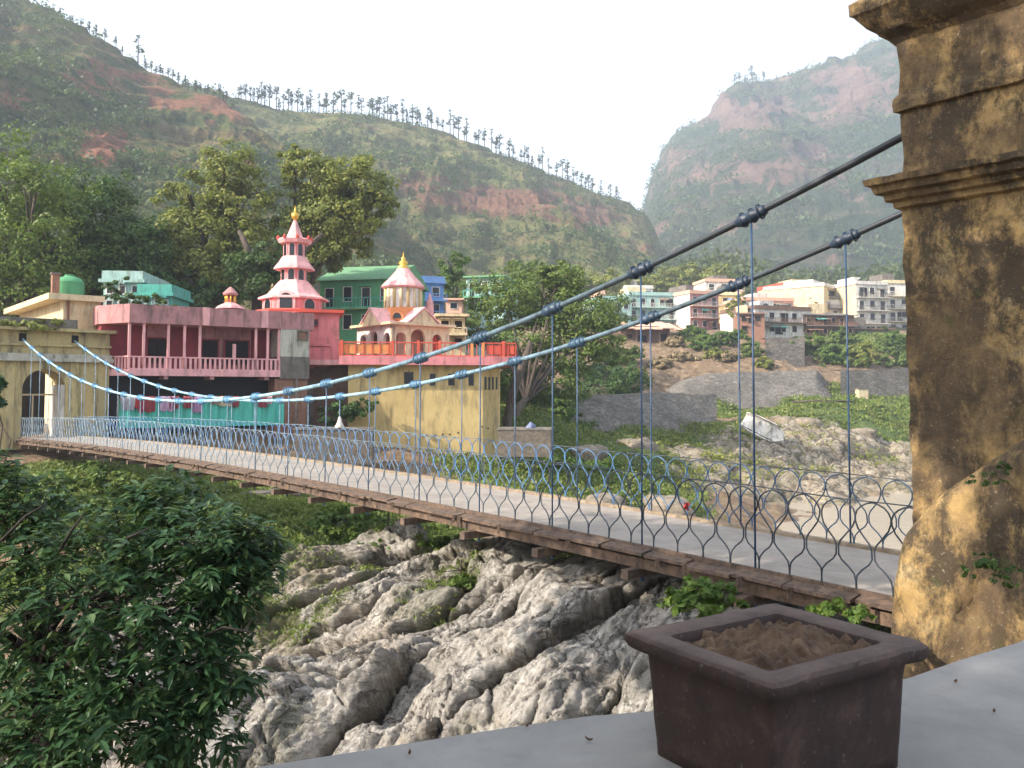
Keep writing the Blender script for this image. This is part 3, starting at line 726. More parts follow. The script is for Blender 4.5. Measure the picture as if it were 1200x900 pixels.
mb = MB(); pylon_ring(mb, zrange(4.88, 6.6, .09, -.03, .0), PU0, PU1, PV0, PV1); pbuild(mb, 'upper_shaft', M['stone'])
mb = MB(); pylon_ring(mb, [(5.60,.0),(5.61,.035),(5.70,.045),(5.76,.03),(5.80,.0)], PU0, PU1, PV0, PV1); pbuild(mb, 'string_course', M['stone'])
mb = MB(); pylon_ring(mb, [(6.40,.0),(6.46,.06),(6.52,.16),(6.60,.25),(6.70,.33),(6.72,.36),(6.85,.37),(6.90,.30),(7.0,.0),(7.4,-.05),(7.5,-.5)], PU0, PU1, PV0, PV1); pbuild(mb, 'top_cornice', M['stone'])
def anchor():
    # cross-section in u-z: rises from the bridge side to the right; width along v
    mb = MB(); nu, nv = 70, 44; vs = []; fs = []
    top = [(4.24, -.9), (4.23, .10), (4.21, .55), (4.12, .95), (3.92, 1.25), (3.6, 1.52), (3.2, 1.80), (2.8, 2.1), (2.2, 2.5), (1.2, 3.1)]
    L = [0]
    for i in range(1, len(top)): L.append(L[-1]+math.dist(top[i], top[i-1]))
    vv = [(-1.02, -1.0), (-1.0, -.55), (-.97, -.25), (-.92, -.10), (-.84, -.03), (-.7, .0), (-.3, .01), (.2, .0)]
    for i in range(nu+1):
        s = L[-1]*i/nu; u = np.interp(s, L, [a for a, _ in top]); z = np.interp(s, L, [b for _, b in top])
        for j in range(nv+1):
            t = j/nv*(len(vv)-1); k = min(int(t), len(vv)-2); f = t-k
            v = vv[k][0]*(1-f)+vv[k+1][0]*f; dz = vv[k][1]*(1-f)+vv[k+1][1]*f
            if dz < -.2: zz = z+dz*(z+1.0) if z > -.9 else z
            else: zz = z+dz
            zz = max(zz, -1.0)
            q = float(fbm(np.array([u*2.2+v*1.3]), np.array([zz*2.2-v*1.1]), 5, 5)[0])
            vs.append(B(u+q*.09, v-.0+q*.16, zz+q*.05))
    for i in range(nu):
        for j in range(nv):
            a = i*(nv+1)+j; fs.append((a, a+1, a+nv+2, a+nv+1))
    mb.add(vs, fs, True)
    return mb
o = anchor(); o.v = [tuple(Vector(v)-B(3.5, -.6)) for v in o.v]
tag(o.build('anchor_block', M['stone'], None, B(3.5, -.6)), 'bulging mossy sloping masonry block against the foot of the stained pier', 'anchor block')

# ---------------------------------------------------------------- far gate tower of the bridge
class Frame:
    """building frame: origin on the ground, x along the facade, y inwards (away from the viewer), z up"""
    def __init__(s, ox, oy, ang, base):
        s.o = Vector((ox, oy, base)); s.a = ang; s.e = Vector((math.cos(ang), math.sin(ang), 0)); s.n = Vector((-math.sin(ang), math.cos(ang), 0))
    @classmethod
    def px(cls, px, Y, ang, base): 
        p = P(px, 480, Y); return cls(p.x, p.y, ang, base)
    def sx(s, px, d=0., py=450):
        r = ray(px, py); o = s.o+s.n*d       # r.x*t = o.x+e.x*k ; t = o.y+e.y*k
        k = (r.x*o.y-o.x)/(s.e.x-r.x*s.e.y); return k
    def z(s, py, x, d=0.):
        p = s.o+s.e*x+s.n*d; r = ray(CX, py); return EYE+r.z*p.y-s.o.z
    def zz(s, px, py, d=0.): return s.z(py, s.sx(px, d, py), d)
    def root(s, name, label, cat, group=None): return empty(name, s.o, s.a, label, cat, group)
def archpts(x0, x1, z0, z1, n=10):
    r = (x1-x0)/2; c = (x0+x1)/2; rz = min(r, z1-z0)
    return [(x0, z0), (x1, z0)]+[(c+r*math.cos(math.pi*k/n), z1-rz+rz*math.sin(math.pi*k/n)) for k in range(n+1)]
def wall_with_arch(mb, x0, x1, z0, z1, ax0, ax1, az1, y0, y1, n=12):
    """wall slab with one round-headed opening through it"""
    mb.box(x0, ax0, y0, y1, z0, z1); mb.box(ax1, x1, y0, y1, z0, z1)
    r = (ax1-ax0)/2; c = (ax0+ax1)/2
    for k in range(n):
        a0 = math.pi*(1-k/n); a1 = math.pi*(1-(k+1)/n)
        p0 = (c+r*math.cos(a0), az1-r+r*math.sin(a0)); p1 = (c+r*math.cos(a1), az1-r+r*math.sin(a1))
        mb.prism([p0, p1, (p1[0], z1), (p0[0], z1)], y0, y1)
def win(parent, x, z, w, h, y=-.02, mat='glass', fmat='white', name='window', arch=False, depth=.1, frame=.09):
    """window proud of the wall by a frame, dark pane set back inside it"""
    f = MB()
    if arch:
        o_ = archpts(x-w/2-frame, x+w/2+frame, z, z+h+frame); i_ = archpts(x-w/2, x+w/2, z+.001, z+h)
        n = len(o_)
        vs = [(a, y-depth, b) for a, b in o_]+[(a, y-depth, b) for a, b in i_]+[(a, y+.03, b) for a, b in o_]+[(a, y+.03, b) for a, b in i_]
        fs = []
        for k in range(1, n):
            k2 = (k+1) % n; fs += [(k, k2, k2+n, k+n), (k+n, k2+n, k2+3*n, k+3*n), (k2, k, k+2*n, k2+2*n)]
        f.add(vs, fs)
    else:
        f.box(x-w/2-frame, x-w/2, y-depth, y+.03, z-frame, z+h+frame); f.box(x+w/2, x+w/2+frame, y-depth, y+.03, z-frame, z+h+frame)
        f.box(x-w/2, x+w/2, y-depth, y+.03, z+h, z+h+frame); f.box(x-w/2, x+w/2, y-depth*1.4, y+.03, z-frame, z)
    fo = f.build(name, M[fmat], parent)
    p = MB()
    if arch: p.prism(archpts(x-w/2, x+w/2, z, z+h), y-.03, y+.02)
    else: p.box(x-w/2, x+w/2, y-.03, y+.02, z, z+h); 
    if not arch and w > .7: p.box(x-.02, x+.02, y-.05, y-.03, z, z+h)
    p.build('pane', M[mat], fo); return fo
def part(parent, name, mat, *boxes):
    mb = MB()
    for b_ in boxes: mb.box(*b_)
    return mb.build(name, M[mat], parent)
def balus(parent, x0, x1, y, z0, z1, mat, step=.3, w=.05, name='balustrade'):
    mb = MB(); mb.box(x0, x1, y-.06, y+.06, z1-.08, z1); mb.box(x0, x1, y-.05, y+.05, z0, z0+.07)
    n = max(2, int((x1-x0)/step))
    for k in range(n+1):
        x = x0+(x1-x0)*k/n; mb.box(x-w/2, x+w/2, y-.03, y+.03, z0+.07, z1-.08)
    return mb.build(name, M[mat], parent)
ANGB = math.atan2(BV.y, BV.x)
fo_ = B(52.0, -1.9); FG = Frame(fo_.x, fo_.y, ANGB, -.6)
g = FG.root('gate_tower', 'weathered yellow gate tower with dark arched doorway where the far cables end', 'gate tower')
W = 6.35; T = 2.6
mb = MB(); wall_with_arch(mb, 0, W, 0, 6.6, 1.95, 4.1, 4.35, 0, T); mb.build('wall', M['yellow_old'], g)
part(g, 'cornice', 'white_old', (-.15, W+.15, -.32, T+.15, 4.78, 4.98), (-.08, W+.08, -.2, T+.08, 4.98, 5.2))
part(g, 'upper_cornice', 'yellow_old', (-.3, W+.25, -.45, T+.2, 6.45, 6.62))
part(g, 'string_band', 'yellow_old', (-.05, W+.05, -.16, T, 5.62, 5.74))
part(g, 'parapet', 'grey', (.2, 4.6, -.05, T-.3, 6.62, 7.15))
for x0 in (.15, 1.15, 4.3, 5.75): part(g, 'pilaster', 'yellow_old', (x0, x0+.42, -.09, .0, 0, 4.75))
part(g, 'passage_back', 'blackvoid', (1.9, 4.15, T+2.5, T+2.6, 0, 4.4))
mb = MB(); mb.prism(archpts(4.85, 5.6, 1.2, 3.6), -.02, .02); mb.build('niche', M['yellow'], g)
mb = MB(); mb.prism(archpts(-.6, .05, 1.2, 3.6), -.02, .02)
for x in (1.9, 4.3):   # cable ports
    pass
part(g, 'cable_port', 'blackvoid', (1.72, 2.08, -.012, .05, 5.86, 6.28)); part(g, 'cable_port', 'blackvoid', (4.32, 4.68, -.012, .05, 5.86, 6.28))
mb = MB(); mb.box(2.0, 4.05, T*.55, T*.55+.05, 2.9, 3.0); mb.box(2.72, 2.8, T*.55, T*.55+.05, .6, 2.9); mb.box(2.0, 2.1, T*.55, T*.55+.05, .6, 2.9); mb.build('door_frame', M['cream'], g)
part(g, 'inner_jamb', 'white', (3.9, 4.09, .2, T, .3, 3.5))
# moss cushions on the parapet of the gate come with the plants below

# house behind and above the gate
fo_ = B(54.8, 2.6); FH = Frame(fo_.x, fo_.y, ANGB, 0)
h = FH.root('house', 'cream flat roofed house rising behind the weathered gate tower', 'house')
part(h, 'wall', 'cream', (0, 2.05, 0, 12, 0, 7.9))
part(h, 'roof_slab', 'cream', (-.9, 2.15, -.5, 12.4, 7.9, 8.25))
part(h, 'drain_pipe', 'brick', (.18, .32, -.12, -.01, 5.6, 7.9))
tk = empty('water_tank', FH.o+FH.e*.9+FH.n*2.5+Vector((0,0,8.25)), 0, 'green ribbed plastic water tank on the roof of the cream house', 'water tank')
mb = MB(); prof = [(.80, 0)]
for k in range(6): prof += [(.86, .08+k*.18), (.80, .17+k*.18)]
prof += [(.62, 1.3), (.3, 1.4)]
mb.lathe(prof, 20, smooth=True); mb.build('tank_body', M['green'], tk)
mb = MB(); mb.lathe([(.3, 1.40), (.3, 1.48), (.1, 1.52)], 14); mb.build('lid', M['green'], tk)
ch = empty('chimney_stack', FH.o+FH.e*.0+FH.n*1.6+Vector((0,0,8.25)), ANGB, 'short rusty brick chimney beside the green roof tank', 'chimney')
part(ch, 'shaft', 'brick', (-.3, .1, -.2, .2, 0, 1.35)); part(ch, 'cap', 'grey', (-.36, .16, -.26, .26, 1.35, 1.45))
# pale wall and shed between the gate and the pink building
# ---------------------------------------------------------------- pink building with the long balcony
a1 = P(127, 440, 47.5); a2 = P(367, 440, 54.0); angp = math.atan2(a2.y-a1.y, a2.x-a1.x)
FP = Frame(a1.x, a1.y, angp, -.2); LP = (Vector((a2.x, a2.y, 0))-Vector((a1.x, a1.y, 0))).length
sx = lambda px, d=0: FP.sx(px, d)
pb = FP.root('balcony_building', 'dull pink two storey building with a long white and pink balustraded balcony', 'building')
zt = FP.zz(250, 361); zp = FP.zz(250, 382); zr = FP.zz(250, 419); zf = FP.zz(250, 434); zl = FP.zz(250, 441)
xL = sx(150); xR = sx(328); xE = sx(367); xW = sx(362)
mb = MB(); mb.slab([(sx(127)-.4, 2.2), (xL, -.05), (xE, -.05), (xE, 8), (sx(127)-.4, 8)], zp, zt); mb.build('parapet', M['pink_dull'], pb)
for px in (240, 309): part(pb, 'parapet_pier', 'pink_light', (sx(px-4), sx(px+4), -.10, -.052, zp+.02, zt+.01))
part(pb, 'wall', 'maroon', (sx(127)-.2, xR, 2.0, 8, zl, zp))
part(pb, 'wall_panel', 'pink_dull', (sx(171, 2), sx(196, 2), 1.93, 1.998, zf, zp)); part(pb, 'wall_panel', 'pink_dull', (sx(235, 2), sx(293, 2), 1.93, 1.998, zf, zp))
for a, b_ in ((172, 194), (236, 254), (263, 290)):
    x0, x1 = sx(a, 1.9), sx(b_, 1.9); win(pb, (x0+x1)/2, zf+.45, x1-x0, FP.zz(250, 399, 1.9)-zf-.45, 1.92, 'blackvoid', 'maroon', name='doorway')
mb = MB(); mb.slab([(sx(127)-.2, 2.0), (xL, -.05), (xR, -.05), (xR, 2.0)], zl, zf); mb.build('balcony_floor', M['pink_light'], pb)
balus(pb, xL, xR, .03, zf, zr, 'pink_light', .28, .13)
mb = MB(); p0 = Vector((xL, .03, 0)); p1 = Vector((sx(127)+.1, 2.0, 0)); d_ = (p1-p0)
for k in range(1, 8): 
    q = p0+d_*(k/7); mb.box(q.x-.05, q.x+.05, q.y-.05, q.y+.05, zf, zr-.07)
mb.prism([(0, zr-.07), (d_.length, zr-.07), (d_.length, zr+.01), (0, zr+.01)], -.05, .05, Matrix.Translation(p0) @ Matrix.Rotation(math.atan2(d_.y, d_.x), 4, 'Z')); mb.build('side_balustrade', M['pink_light'], pb)
for px in (151, 168, 197, 216, 234, 300, 314, 327): 
    x = sx(px); part(pb, 'post', 'pink_light', (x-.07, x+.07, .10, .24, zf, zp))
x = sx(274); part(pb, 'short_post', 'pink_light', (x-.09, x+.09, -.02, .12, zr, zr+.85))
part(pb, 'stair_wall', 'white_old', (xR+.01, xW, .0, 7.5, FP.zz(345, 418), zp)); part(pb, 'lower_stair_wall', 'grey', (xR+.01, xW+.01, -.02, 7.5, zl-.1, FP.zz(345, 418)))
win(pb, sx(354), FP.zz(355, 397), .55, .42, -.02, 'brick', 'grey')
part(pb, 'brick_pier', 'brick', (sx(323), xW-.05, .15, 7, -1.2, zl-.1))
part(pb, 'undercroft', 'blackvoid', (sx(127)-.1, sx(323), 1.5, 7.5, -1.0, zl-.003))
for px in (192, 246, 310): part(pb, 'ceiling_beam', 'pink_dull', (sx(px), sx(px+5), .0, 1.5, zl-.2, zl-.003))
mb = MB(); mb.tube([(sx(347), -.1, -.5), (sx(347), -.1, zl-.1)], .06, 8); mb.build('drain_pipe', M['grey'], pb)
part(pb, 'lean_to', 'grey', (xW, sx(398), 2.5, 7.5, -1, zl-.3))
# turquoise cloth screen with washing on top
sc = FP.root('cloth_screen', 'long turquoise cloth screen below the pink balcony', 'fence')
sc.location = FP.o-FP.n*1.3; d = -1.3
z0s, z1s = FP.zz(230, 500, d), FP.zz(230, 467, d)
m, nt, b = newmat('turquoise_cloth'); nn = noise(nt, objco(nt), 1.5, 5, .6, sc=(3, 1, .4))
nt.links.new(mix(nt, nn, (.05, .36, .29), (.12, .56, .46)), b.inputs['Base Color']); b.inputs['Roughness'].default_value = .8; M['cloth_t'] = m
mb = MB(); xs = np.linspace(sx(140, d), sx(333, d), 160); vs = []; fs = []
for i, x in enumerate(xs):
    for (zz, k) in ((z0s, .6), ((z0s+z1s)/2, 1), (z1s+.10*math.sin(i*.19)-.03*math.sin(i*.7), .5)): vs.append((x, .07*k*math.sin(i*.55)+.04*math.sin(i*1.3), zz))
for i in range(159):
    for j in range(2): a = i*3+j; fs.append((a, a+3, a+4, a+1))
mb.add(vs, fs, True); mb.build('cloth', M['cloth_t'], sc)
for k in range(9):
    x = sx(140, d)+(sx(333, d)-sx(140, d))*k/8; mb = MB(); mb.tube([(x, .12, z0s), (x, .12, z1s+.15)], .035, 6); mb.build('pole', M['grey'], sc)
cm = {}
def clothm(n, c): cm[n] = paint('cloth_'+n, c, .9, .35, 3); return cm[n]
wash = [(150, 'grey and white striped shirt', (.45,.42,.45), .75, .62), (163, 'red towel', (.55,.05,.05), .6, .55), (172, 'dark red blanket', (.28,.04,.05), .95, .75), (196, 'lilac shirt', (.55,.35,.5), .8, .7), (204, 'maroon cloth', (.25,.05,.06), .55, .6),
        (221, 'dark red skirt', (.32,.06,.07), .6, .55), (231, 'mauve sari', (.45,.25,.42), .6, .8), (252, 'brown towel', (.30,.20,.14), .6, .35), (264, 'cream sheet', (.62,.5,.36), .8, .45), (275, 'maroon shirt', (.30,.06,.07), .5, .5), (307, 'dark red shawl', (.34,.07,.08), .6, .55), (315, 'pale pink cloth', (.6,.4,.42), .4, .35)]
for (px, lab, c, w, hh) in wash:
    x = sx(px, d)
    mb = MB(); vs = []; fs = []
    n = 10; 
    for i in range(n+1):
        q = (i/n-.5)*w
        vs += [(q, .16, -.25), (q, .14, .08), (q, .10, .13), (q*.98, .02+.03*math.sin(i*1.7), .05), (q*.96, -.02+.05*math.sin(i*1.9+px), -hh*.5), (q*(.9+.05*math.sin(px)), .05*math.sin(i*2.1+px), -hh+.05*math.sin(i*1.3+px))]
    for i in range(n):
        for j in range(5): a = i*6+j; fs.append((a, a+6, a+7, a+1))
    mb.add(vs, fs, True)
    o = mb.build('laundry', clothm(lab.split()[0]+lab.split()[-1], c)); o.location = FP.o+FP.e*x-FP.n*1.42+Vector((0, 0, z1s)); o.rotation_euler.z = angp
    tag(o, lab+' hanging over the turquoise screen', 'laundry', 'washing hung over the turquoise screen')

# ---------------------------------------------------------------- pink spire block
def octa(n=8): return math.pi/8
FS = Frame.px(343, 59, 0, 0); 
def zS(py): return FS.z(py, 0)
def rS(px): return px/FPX*59.
sp_ = FS.root('shrine_tower', 'bright pink three tiered shrine tower with golden finial', 'shrine')
def lath(prof, mat, name, parent, n=8, smooth=False, c=(0, 0), ph=None):
    mb = MB(); mb.lathe(prof, n, c, math.pi/8 if ph is None else ph, smooth); return mb.build(name, M[mat], parent)
lath([(rS(44), zS(440)), (rS(44), zS(366))], 'pink_bright', 'base', sp_)
lath([(rS(45), zS(368)), (rS(45.5), zS(366.5)), (rS(44), zS(365))], 'red', 'base_cornice', sp_)
lath([(rS(36), zS(366)), (rS(36), zS(350))], 'pink_bright', 'lower_drum', sp_)
lath([(rS(41), zS(352.5)), (rS(41), zS(350.5)), (rS(31), zS(346)), (rS(24), zS(338)), (rS(17), zS(330)), (rS(15), zS(328))], 'pink_light', 'lower_roof', sp_)
lath([(rS(15), zS(333)), (rS(15), zS(310))], 'pink_bright', 'middle_drum', sp_)
lath([(rS(24), zS(316.5)), (rS(23), zS(314)), (rS(18), zS(308)), (rS(15), zS(302.5)), (rS(12), zS(300))], 'pink_light', 'middle_roof', sp_)
lath([(rS(12.5), zS(303)), (rS(12.5), zS(283))], 'pink_bright', 'upper_drum', sp_)
lath([(rS(18), zS(286)), (rS(20.5), zS(282)), (rS(19), zS(280.5)), (rS(11), zS(279.5))], 'pink_light', 'upper_eave', sp_)
lath([(rS(10.5), zS(280)), (rS(8), zS(274)), (rS(4), zS(264)), (rS(2), zS(259)), (rS(1.5), zS(257.5))], 'pink_light', 'spire', sp_)
lath([(rS(2), zS(258)), (rS(4), zS(256)), (rS(4.8), zS(253)), (rS(4), zS(250)), (rS(1.5), zS(248.5)), (rS(1.2), zS(246.5)), (rS(.3), zS(241))], 'gold', 'finial', sp_, 12, True)
for k in range(8):
    th = k*math.pi/4-math.pi/2
    def face(r): return Matrix.Rotation(th+math.pi/2, 4, 'Z') @ Matrix.Translation((0, -r*math.cos(math.pi/8), 0))
    for (r, w, zb, zt_, nm) in ((rS(12.5), .34, 301, 287, 'window'), (rS(15), .40, 331.5, 317, 'window'), (rS(36), .75, 364, 353, 'window')):
        mb = MB(); mb.prism(archpts(-w/2-.07, w/2+.07, zS(zb)-.05, zS(zt_)+.09), -.06, .02, face(r)); fr = mb.build(nm, M['maroon'] if r > 9 else M['pink_light'], sp_)
        mb = MB(); mb.prism(archpts(-w/2, w/2, zS(zb), zS(zt_)), -.075, -.03, face(r)); mb.build('pane', M['glass'], fr)
    c = (rS(38)*math.cos(th), rS(38)*math.sin(th))
    # scalloped horns at the eave corners
    th2 = th+math.pi/8
    for rr_, zz in ((20, 281), (25, 315)):
        mb = MB(); mb.lathe([(.10, 0), (.13, .1), (.07, .22), (.02, .3)], 8, (rS(rr_)*.97*math.cos(th2), rS(rr_)*.97*math.sin(th2)), smooth=True); 
        mb.v = [(x, y, z+zS(zz)-.05) for x, y, z in mb.v]
        if rr_ == 20: mb.build('eave_knob', M['red'], sp_)
# lower gable dormer in the roof
mb = MB(); mb.prism(archpts(-.62, .62, zS(366), zS(344)), -rS(35)*.93-.2, -rS(20)); mb.build('dormer', M['pink_light'], sp_)
mb = MB(); mb.prism(archpts(-.42, .42, zS(365), zS(347)), -rS(35)*.93-.23, -rS(35)*.93-.1); mb.build('dormer_window', M['glass'], sp_)
# bright pink block below and right of the tower
FK = Frame.px(361, 56.5, R(15), -.3)
kb = FK.root('pink_annex', 'bright pink block with red eave between balcony building and temple', 'building')
kx = lambda px: FK.sx(px)
part(kb, 'wall', 'pink_bright', (kx(352), kx(397), 0, 5, FK.zz(380, 432), FK.zz(380, 367)))
part(kb, 'roof_slab', 'red', (kx(345), kx(402), -.5, 5.3, FK.zz(380, 367), FK.zz(380, 363.5)))
part(kb, 'ledge', 'pink_bright', (kx(361), kx(386), -.25, .0, FK.zz(380, 406), FK.zz(380, 403)))
part(kb, 'lower_wall', 'pink_bright', (kx(361), kx(386), -.15, -.003, FK.zz(380, 430), FK.zz(380, 407)))
win(kb, kx(368), FK.zz(368, 381), .3, .32, -.02, 'glass', 'maroon')
part(kb, 'foundation', 'grey', (kx(352), kx(400), .1, 5, -1.5, FK.zz(380, 432)))
# small roof cupola over the balcony building
FC = Frame.px(268, 53, 0, 0); zc = lambda py: FC.z(py, 0); rc = lambda px: px/FPX*53.
cu = FC.root('roof_cupola', 'little pink and gold open cupola on the balcony building roof', 'cupola')
lath([(rc(17), zc(362)), (rc(14), zc(359)), (rc(7), zc(355.5)), (rc(6), zc(354.5))], 'pink_light', 'base', cu)
for k in range(8):
    th = k*math.pi/4+math.pi/8; mb = MB(); mb.tube([(rc(5.5)*math.cos(th), rc(5.5)*math.sin(th), zc(356)), (rc(5.5)*math.cos(th), rc(5.5)*math.sin(th), zc(345))], .05, 6); mb.build('column', M['gold'], cu)
lath([(rc(3), zc(355)), (rc(3), zc(346))], 'maroon', 'core', cu)
lath([(rc(8), zc(346)), (rc(9), zc(344)), (rc(6), zc(341)), (rc(3), zc(338)), (rc(.5), zc(336))], 'pink_dull', 'dome', cu, 12)

# ---------------------------------------------------------------- yellow temple on its terrace
YT = 60.; FT = Frame.px(459, YT, R(45), 0)     # origin: the corner nearest to the viewer
def zT(py, Y=YT): return EYE+ray(CX, py).z*Y
tm = empty('temple', (FT.o.x, FT.o.y, 0), R(40), 'yellow and white temple kiosk with ribbed drum, conical pink roof and gold finial', 'temple')
S = 5.0; zb, zw = zT(421), zT(380)
# local: corner at origin; right facade along +x, left facade along +y
def arcade(parent, side, op, matw, name):
    mb = MB(); xs_ = 0
    for (c, w, ht) in op:
        wall_with_arch(mb, xs_, c+w/2+.12, zb, zw, c-w/2, c+w/2, ht, 0, .25); xs_ = c+w/2+.12
    mb.box(xs_, S, 0, .25, zb, zw)
    if side == 'L': mb.v = [(y, x, z) for x, y, z in mb.v]; mb.f = [tuple(reversed(f)) for f in mb.f]
    return mb.build(name, M[matw], parent)
arcade(tm, 'R', ((.75, .85, zT(389)), (2.2, 1.25, zT(384)), (3.9, .85, zT(389))), 'cream', 'right_facade')
arcade(tm, 'L', ((.75, .9, zT(389)), (2.5, .95, zT(386)), (4.1, .85, zT(389))), 'white', 'left_facade')
part(tm, 'back_wall', 'cream', (0.26, S, S-.25, S, zb, zw)); part(tm, 'side_wall', 'cream', (S-.25, S, .26, S-.26, zb, zw))
part(tm, 'sanctum', 'peach', (1.3, S-.8, 1.3, S-.8, zb, zw)); 
for a, b_ in ((3.55, 4.25),): part(tm, 'red_door', 'red', (a, b_, .5, .56, zb, zT(391)))
part(tm, 'red_door', 'red', (.5, .56, 2.15, 2.85, zb, zT(390)))
part(tm, 'eave', 'cream', (-.45, S+.3, -.45, S+.3, zw, zw+.18))
# gables: one over each visible facade
def gable(along):
    c = S/2; hw = 1.2; z0 = zw+.18; z1 = zT(359.5)
    mb = MB(); mb.prism([(c-hw, z0), (c+hw, z0), (c, z1)], -.35, -.2); mb2 = MB()
    for s in (-1, 1):
        mb2.add([(c, -.42, z1+.14), (c+s*(hw+.3), -.42, z0+.0), (c+s*(hw+.3), S/2, z0+.0), (c, S/2, z1+.14),
                 (c, -.42, z1), (c+s*(hw+.3), -.42, z0-.12), (c+s*(hw+.3), S/2, z0-.12), (c, S/2, z1)], [(0,1,2,3),(7,6,5,4),(0,4,5,1),(1,5,6,2),(2,6,7,3)])
    if along == 'L':
        for q in (mb, mb2): q.v = [(y, x, z) for x, y, z in q.v]
    mb.build('gable', M['cream'], tm); mb2.build('gable_roof', M['pink_light'], tm)
gable('R'); gable('L')
cc = (S/2, S/2); YC = YT+S*.707
zc2 = lambda py: zT(py, YC); r2_ = lambda px: px/FPX*YC
lath([(r2_(32), zw+.18), (r2_(24), zc2(368)), (r2_(23), zc2(362))], 'orange', 'roof_ring', tm, 12, c=cc)
lath([(r2_(21), zc2(364)), (r2_(21), zc2(337))], 'white', 'drum', tm, 16, c=cc)
for k in range(16):
    th = k*math.pi/8+.1; mb = MB(); mb.tube([(cc[0]+r2_(20.6)*math.cos(th), cc[1]+r2_(20.6)*math.sin(th), zc2(363)), (cc[0]+r2_(20.6)*math.cos(th), cc[1]+r2_(20.6)*math.sin(th), zc2(339))], .13, 6); mb.build('rib', M['yellow'] if k % 2 else M['cream'], tm)
lath([(r2_(24), zc2(338.5)), (r2_(26), zc2(337)), (r2_(24), zc2(334)), (r2_(16), zc2(326)), (r2_(9), zc2(318)), (r2_(7.5), zc2(315))], 'pink_light', 'cone_roof', tm, 16, c=cc)
lath([(r2_(7), zc2(315.5)), (r2_(7.5), zc2(314)), (r2_(4), zc2(311)), (r2_(6), zc2(308.5)), (r2_(4), zc2(306)), (r2_(2), zc2(305)), (r2_(3), zc2(303)), (r2_(1), zc2(301)), (r2_(.4), zc2(295))], 'gold', 'finial', tm, 12, True, c=cc)
lath([(r2_(5), zc2(367)), (r2_(4.5), zc2(352)), (r2_(2.5), zc2(349)), (r2_(.5), zc2(341))], 'pink_light', 'turret', tm, 8, c=(cc[0]+2.3, cc[1]-.2))
mb = MB(); mb.prism(archpts(-.5, .5, zT(372), zT(362)), -.1, .05, Matrix.Translation((1.15, 1.15, 0)) @ Matrix.Rotation(R(-45), 4, 'Z')); mb.build('dormer', M['orange'], tm)
mb = MB(); mb.prism(archpts(-.3, .3, zT(371), zT(364)), -.13, .0, Matrix.Translation((1.15, 1.15, 0)) @ Matrix.Rotation(R(-45), 4, 'Z')); mb.build('dormer_window', M['glass'], tm)

# terrace block: yellow retaining wall under a pink slab
FY = Frame.px(415, 55.0, R(8), -2.2); yx = lambda px, d=0: FY.sx(px, d)
tb = FY.root('terrace_block', 'yellow rendered retaining building with slit windows under a pink terrace slab', 'terrace')
zs = FY.zz(480, 428); x2 = yx(566)
part(tb, 'wall', 'yellow', (yx(408), x2, 0, 9, 0, zs))
p = FY.o+FY.e*x2
mb = MB(); mb.slab([(x2-.01, .01), (x2+1.35, 1.6), (x2+1.35, 9), (x2-.01, 9)], 0, zs-.002); mb.build('end_wall', M['yellow'], tb)
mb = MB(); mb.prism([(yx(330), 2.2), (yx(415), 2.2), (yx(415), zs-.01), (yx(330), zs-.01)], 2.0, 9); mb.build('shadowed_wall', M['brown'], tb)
zs1 = FY.zz(480, 418)
part(tb, 'terrace_slab', 'pink', (yx(398), x2+2.3, -.85, 9.5, zs, zs1))
part(tb, 'slab_wing', 'pink_light', (yx(352), yx(398)+.0, .4, 9.3, zs+.02, zs+.35))
for k, px in enumerate((479, 507, 529, 552)):
    w = (.62, .38, .42, .36)[k]; win(tb, yx(px), FY.zz(px, 452 if k else 450), w, FY.zz(px, 438)-FY.zz(px, 452), -.0, 'glass', 'yellow', depth=.05, frame=.05)
for k in range(4):
    u_ = (k+.5)/4.6; x = x2+1.35*u_+.12; y = 1.6*u_
    mb = MB(); mb.box(-.10, .10, -.04, .02, zs-1.6, zs-.75, Matrix.Translation((x2+.05+1.3*u_, .05+1.6*u_, 0)) @ Matrix.Rotation(R(50), 4, 'Z')); mb.build('slit_window', M['glass'], tb)
for px, py in ((479,425+10),(500,510),(510,510),(519,509),(527,509),(537,507),(565,500),(572,502)): x = yx(px); z = FY.zz(px, py); part(tb, 'weep_hole', 'glass', (x-.05, x+.05, -.02, .02, z-.05, z+.05))
# red balustrade around the terrace
zr2 = FY.zz(480, 401.5)
rr_ = empty('terrace_railing', FY.o, FY.a, 'red painted railing along the temple terrace edge', 'railing')
balus(rr_, yx(398), x2+2.1, -.75, zs1, zr2, 'red', .5, .06, 'railing_front')
for px in (400, 460, 490, 515, 553, 566, 590): x = yx(px, -.75); part(rr_, 'rail_post', 'orange' if px in (553, 566) else 'red', (x-.09, x+.09, -.84, -.66, zs1, zr2+.1))
part(rr_, 'panel', 'orange', (yx(401, -.75), yx(458, -.75), -.74, -.71, zs1+.15, zr2-.15)); part(rr_, 'panel', 'red', (yx(570, -.75), x2+2.0, -.74, -.71, zs1+.15, zr2-.15))
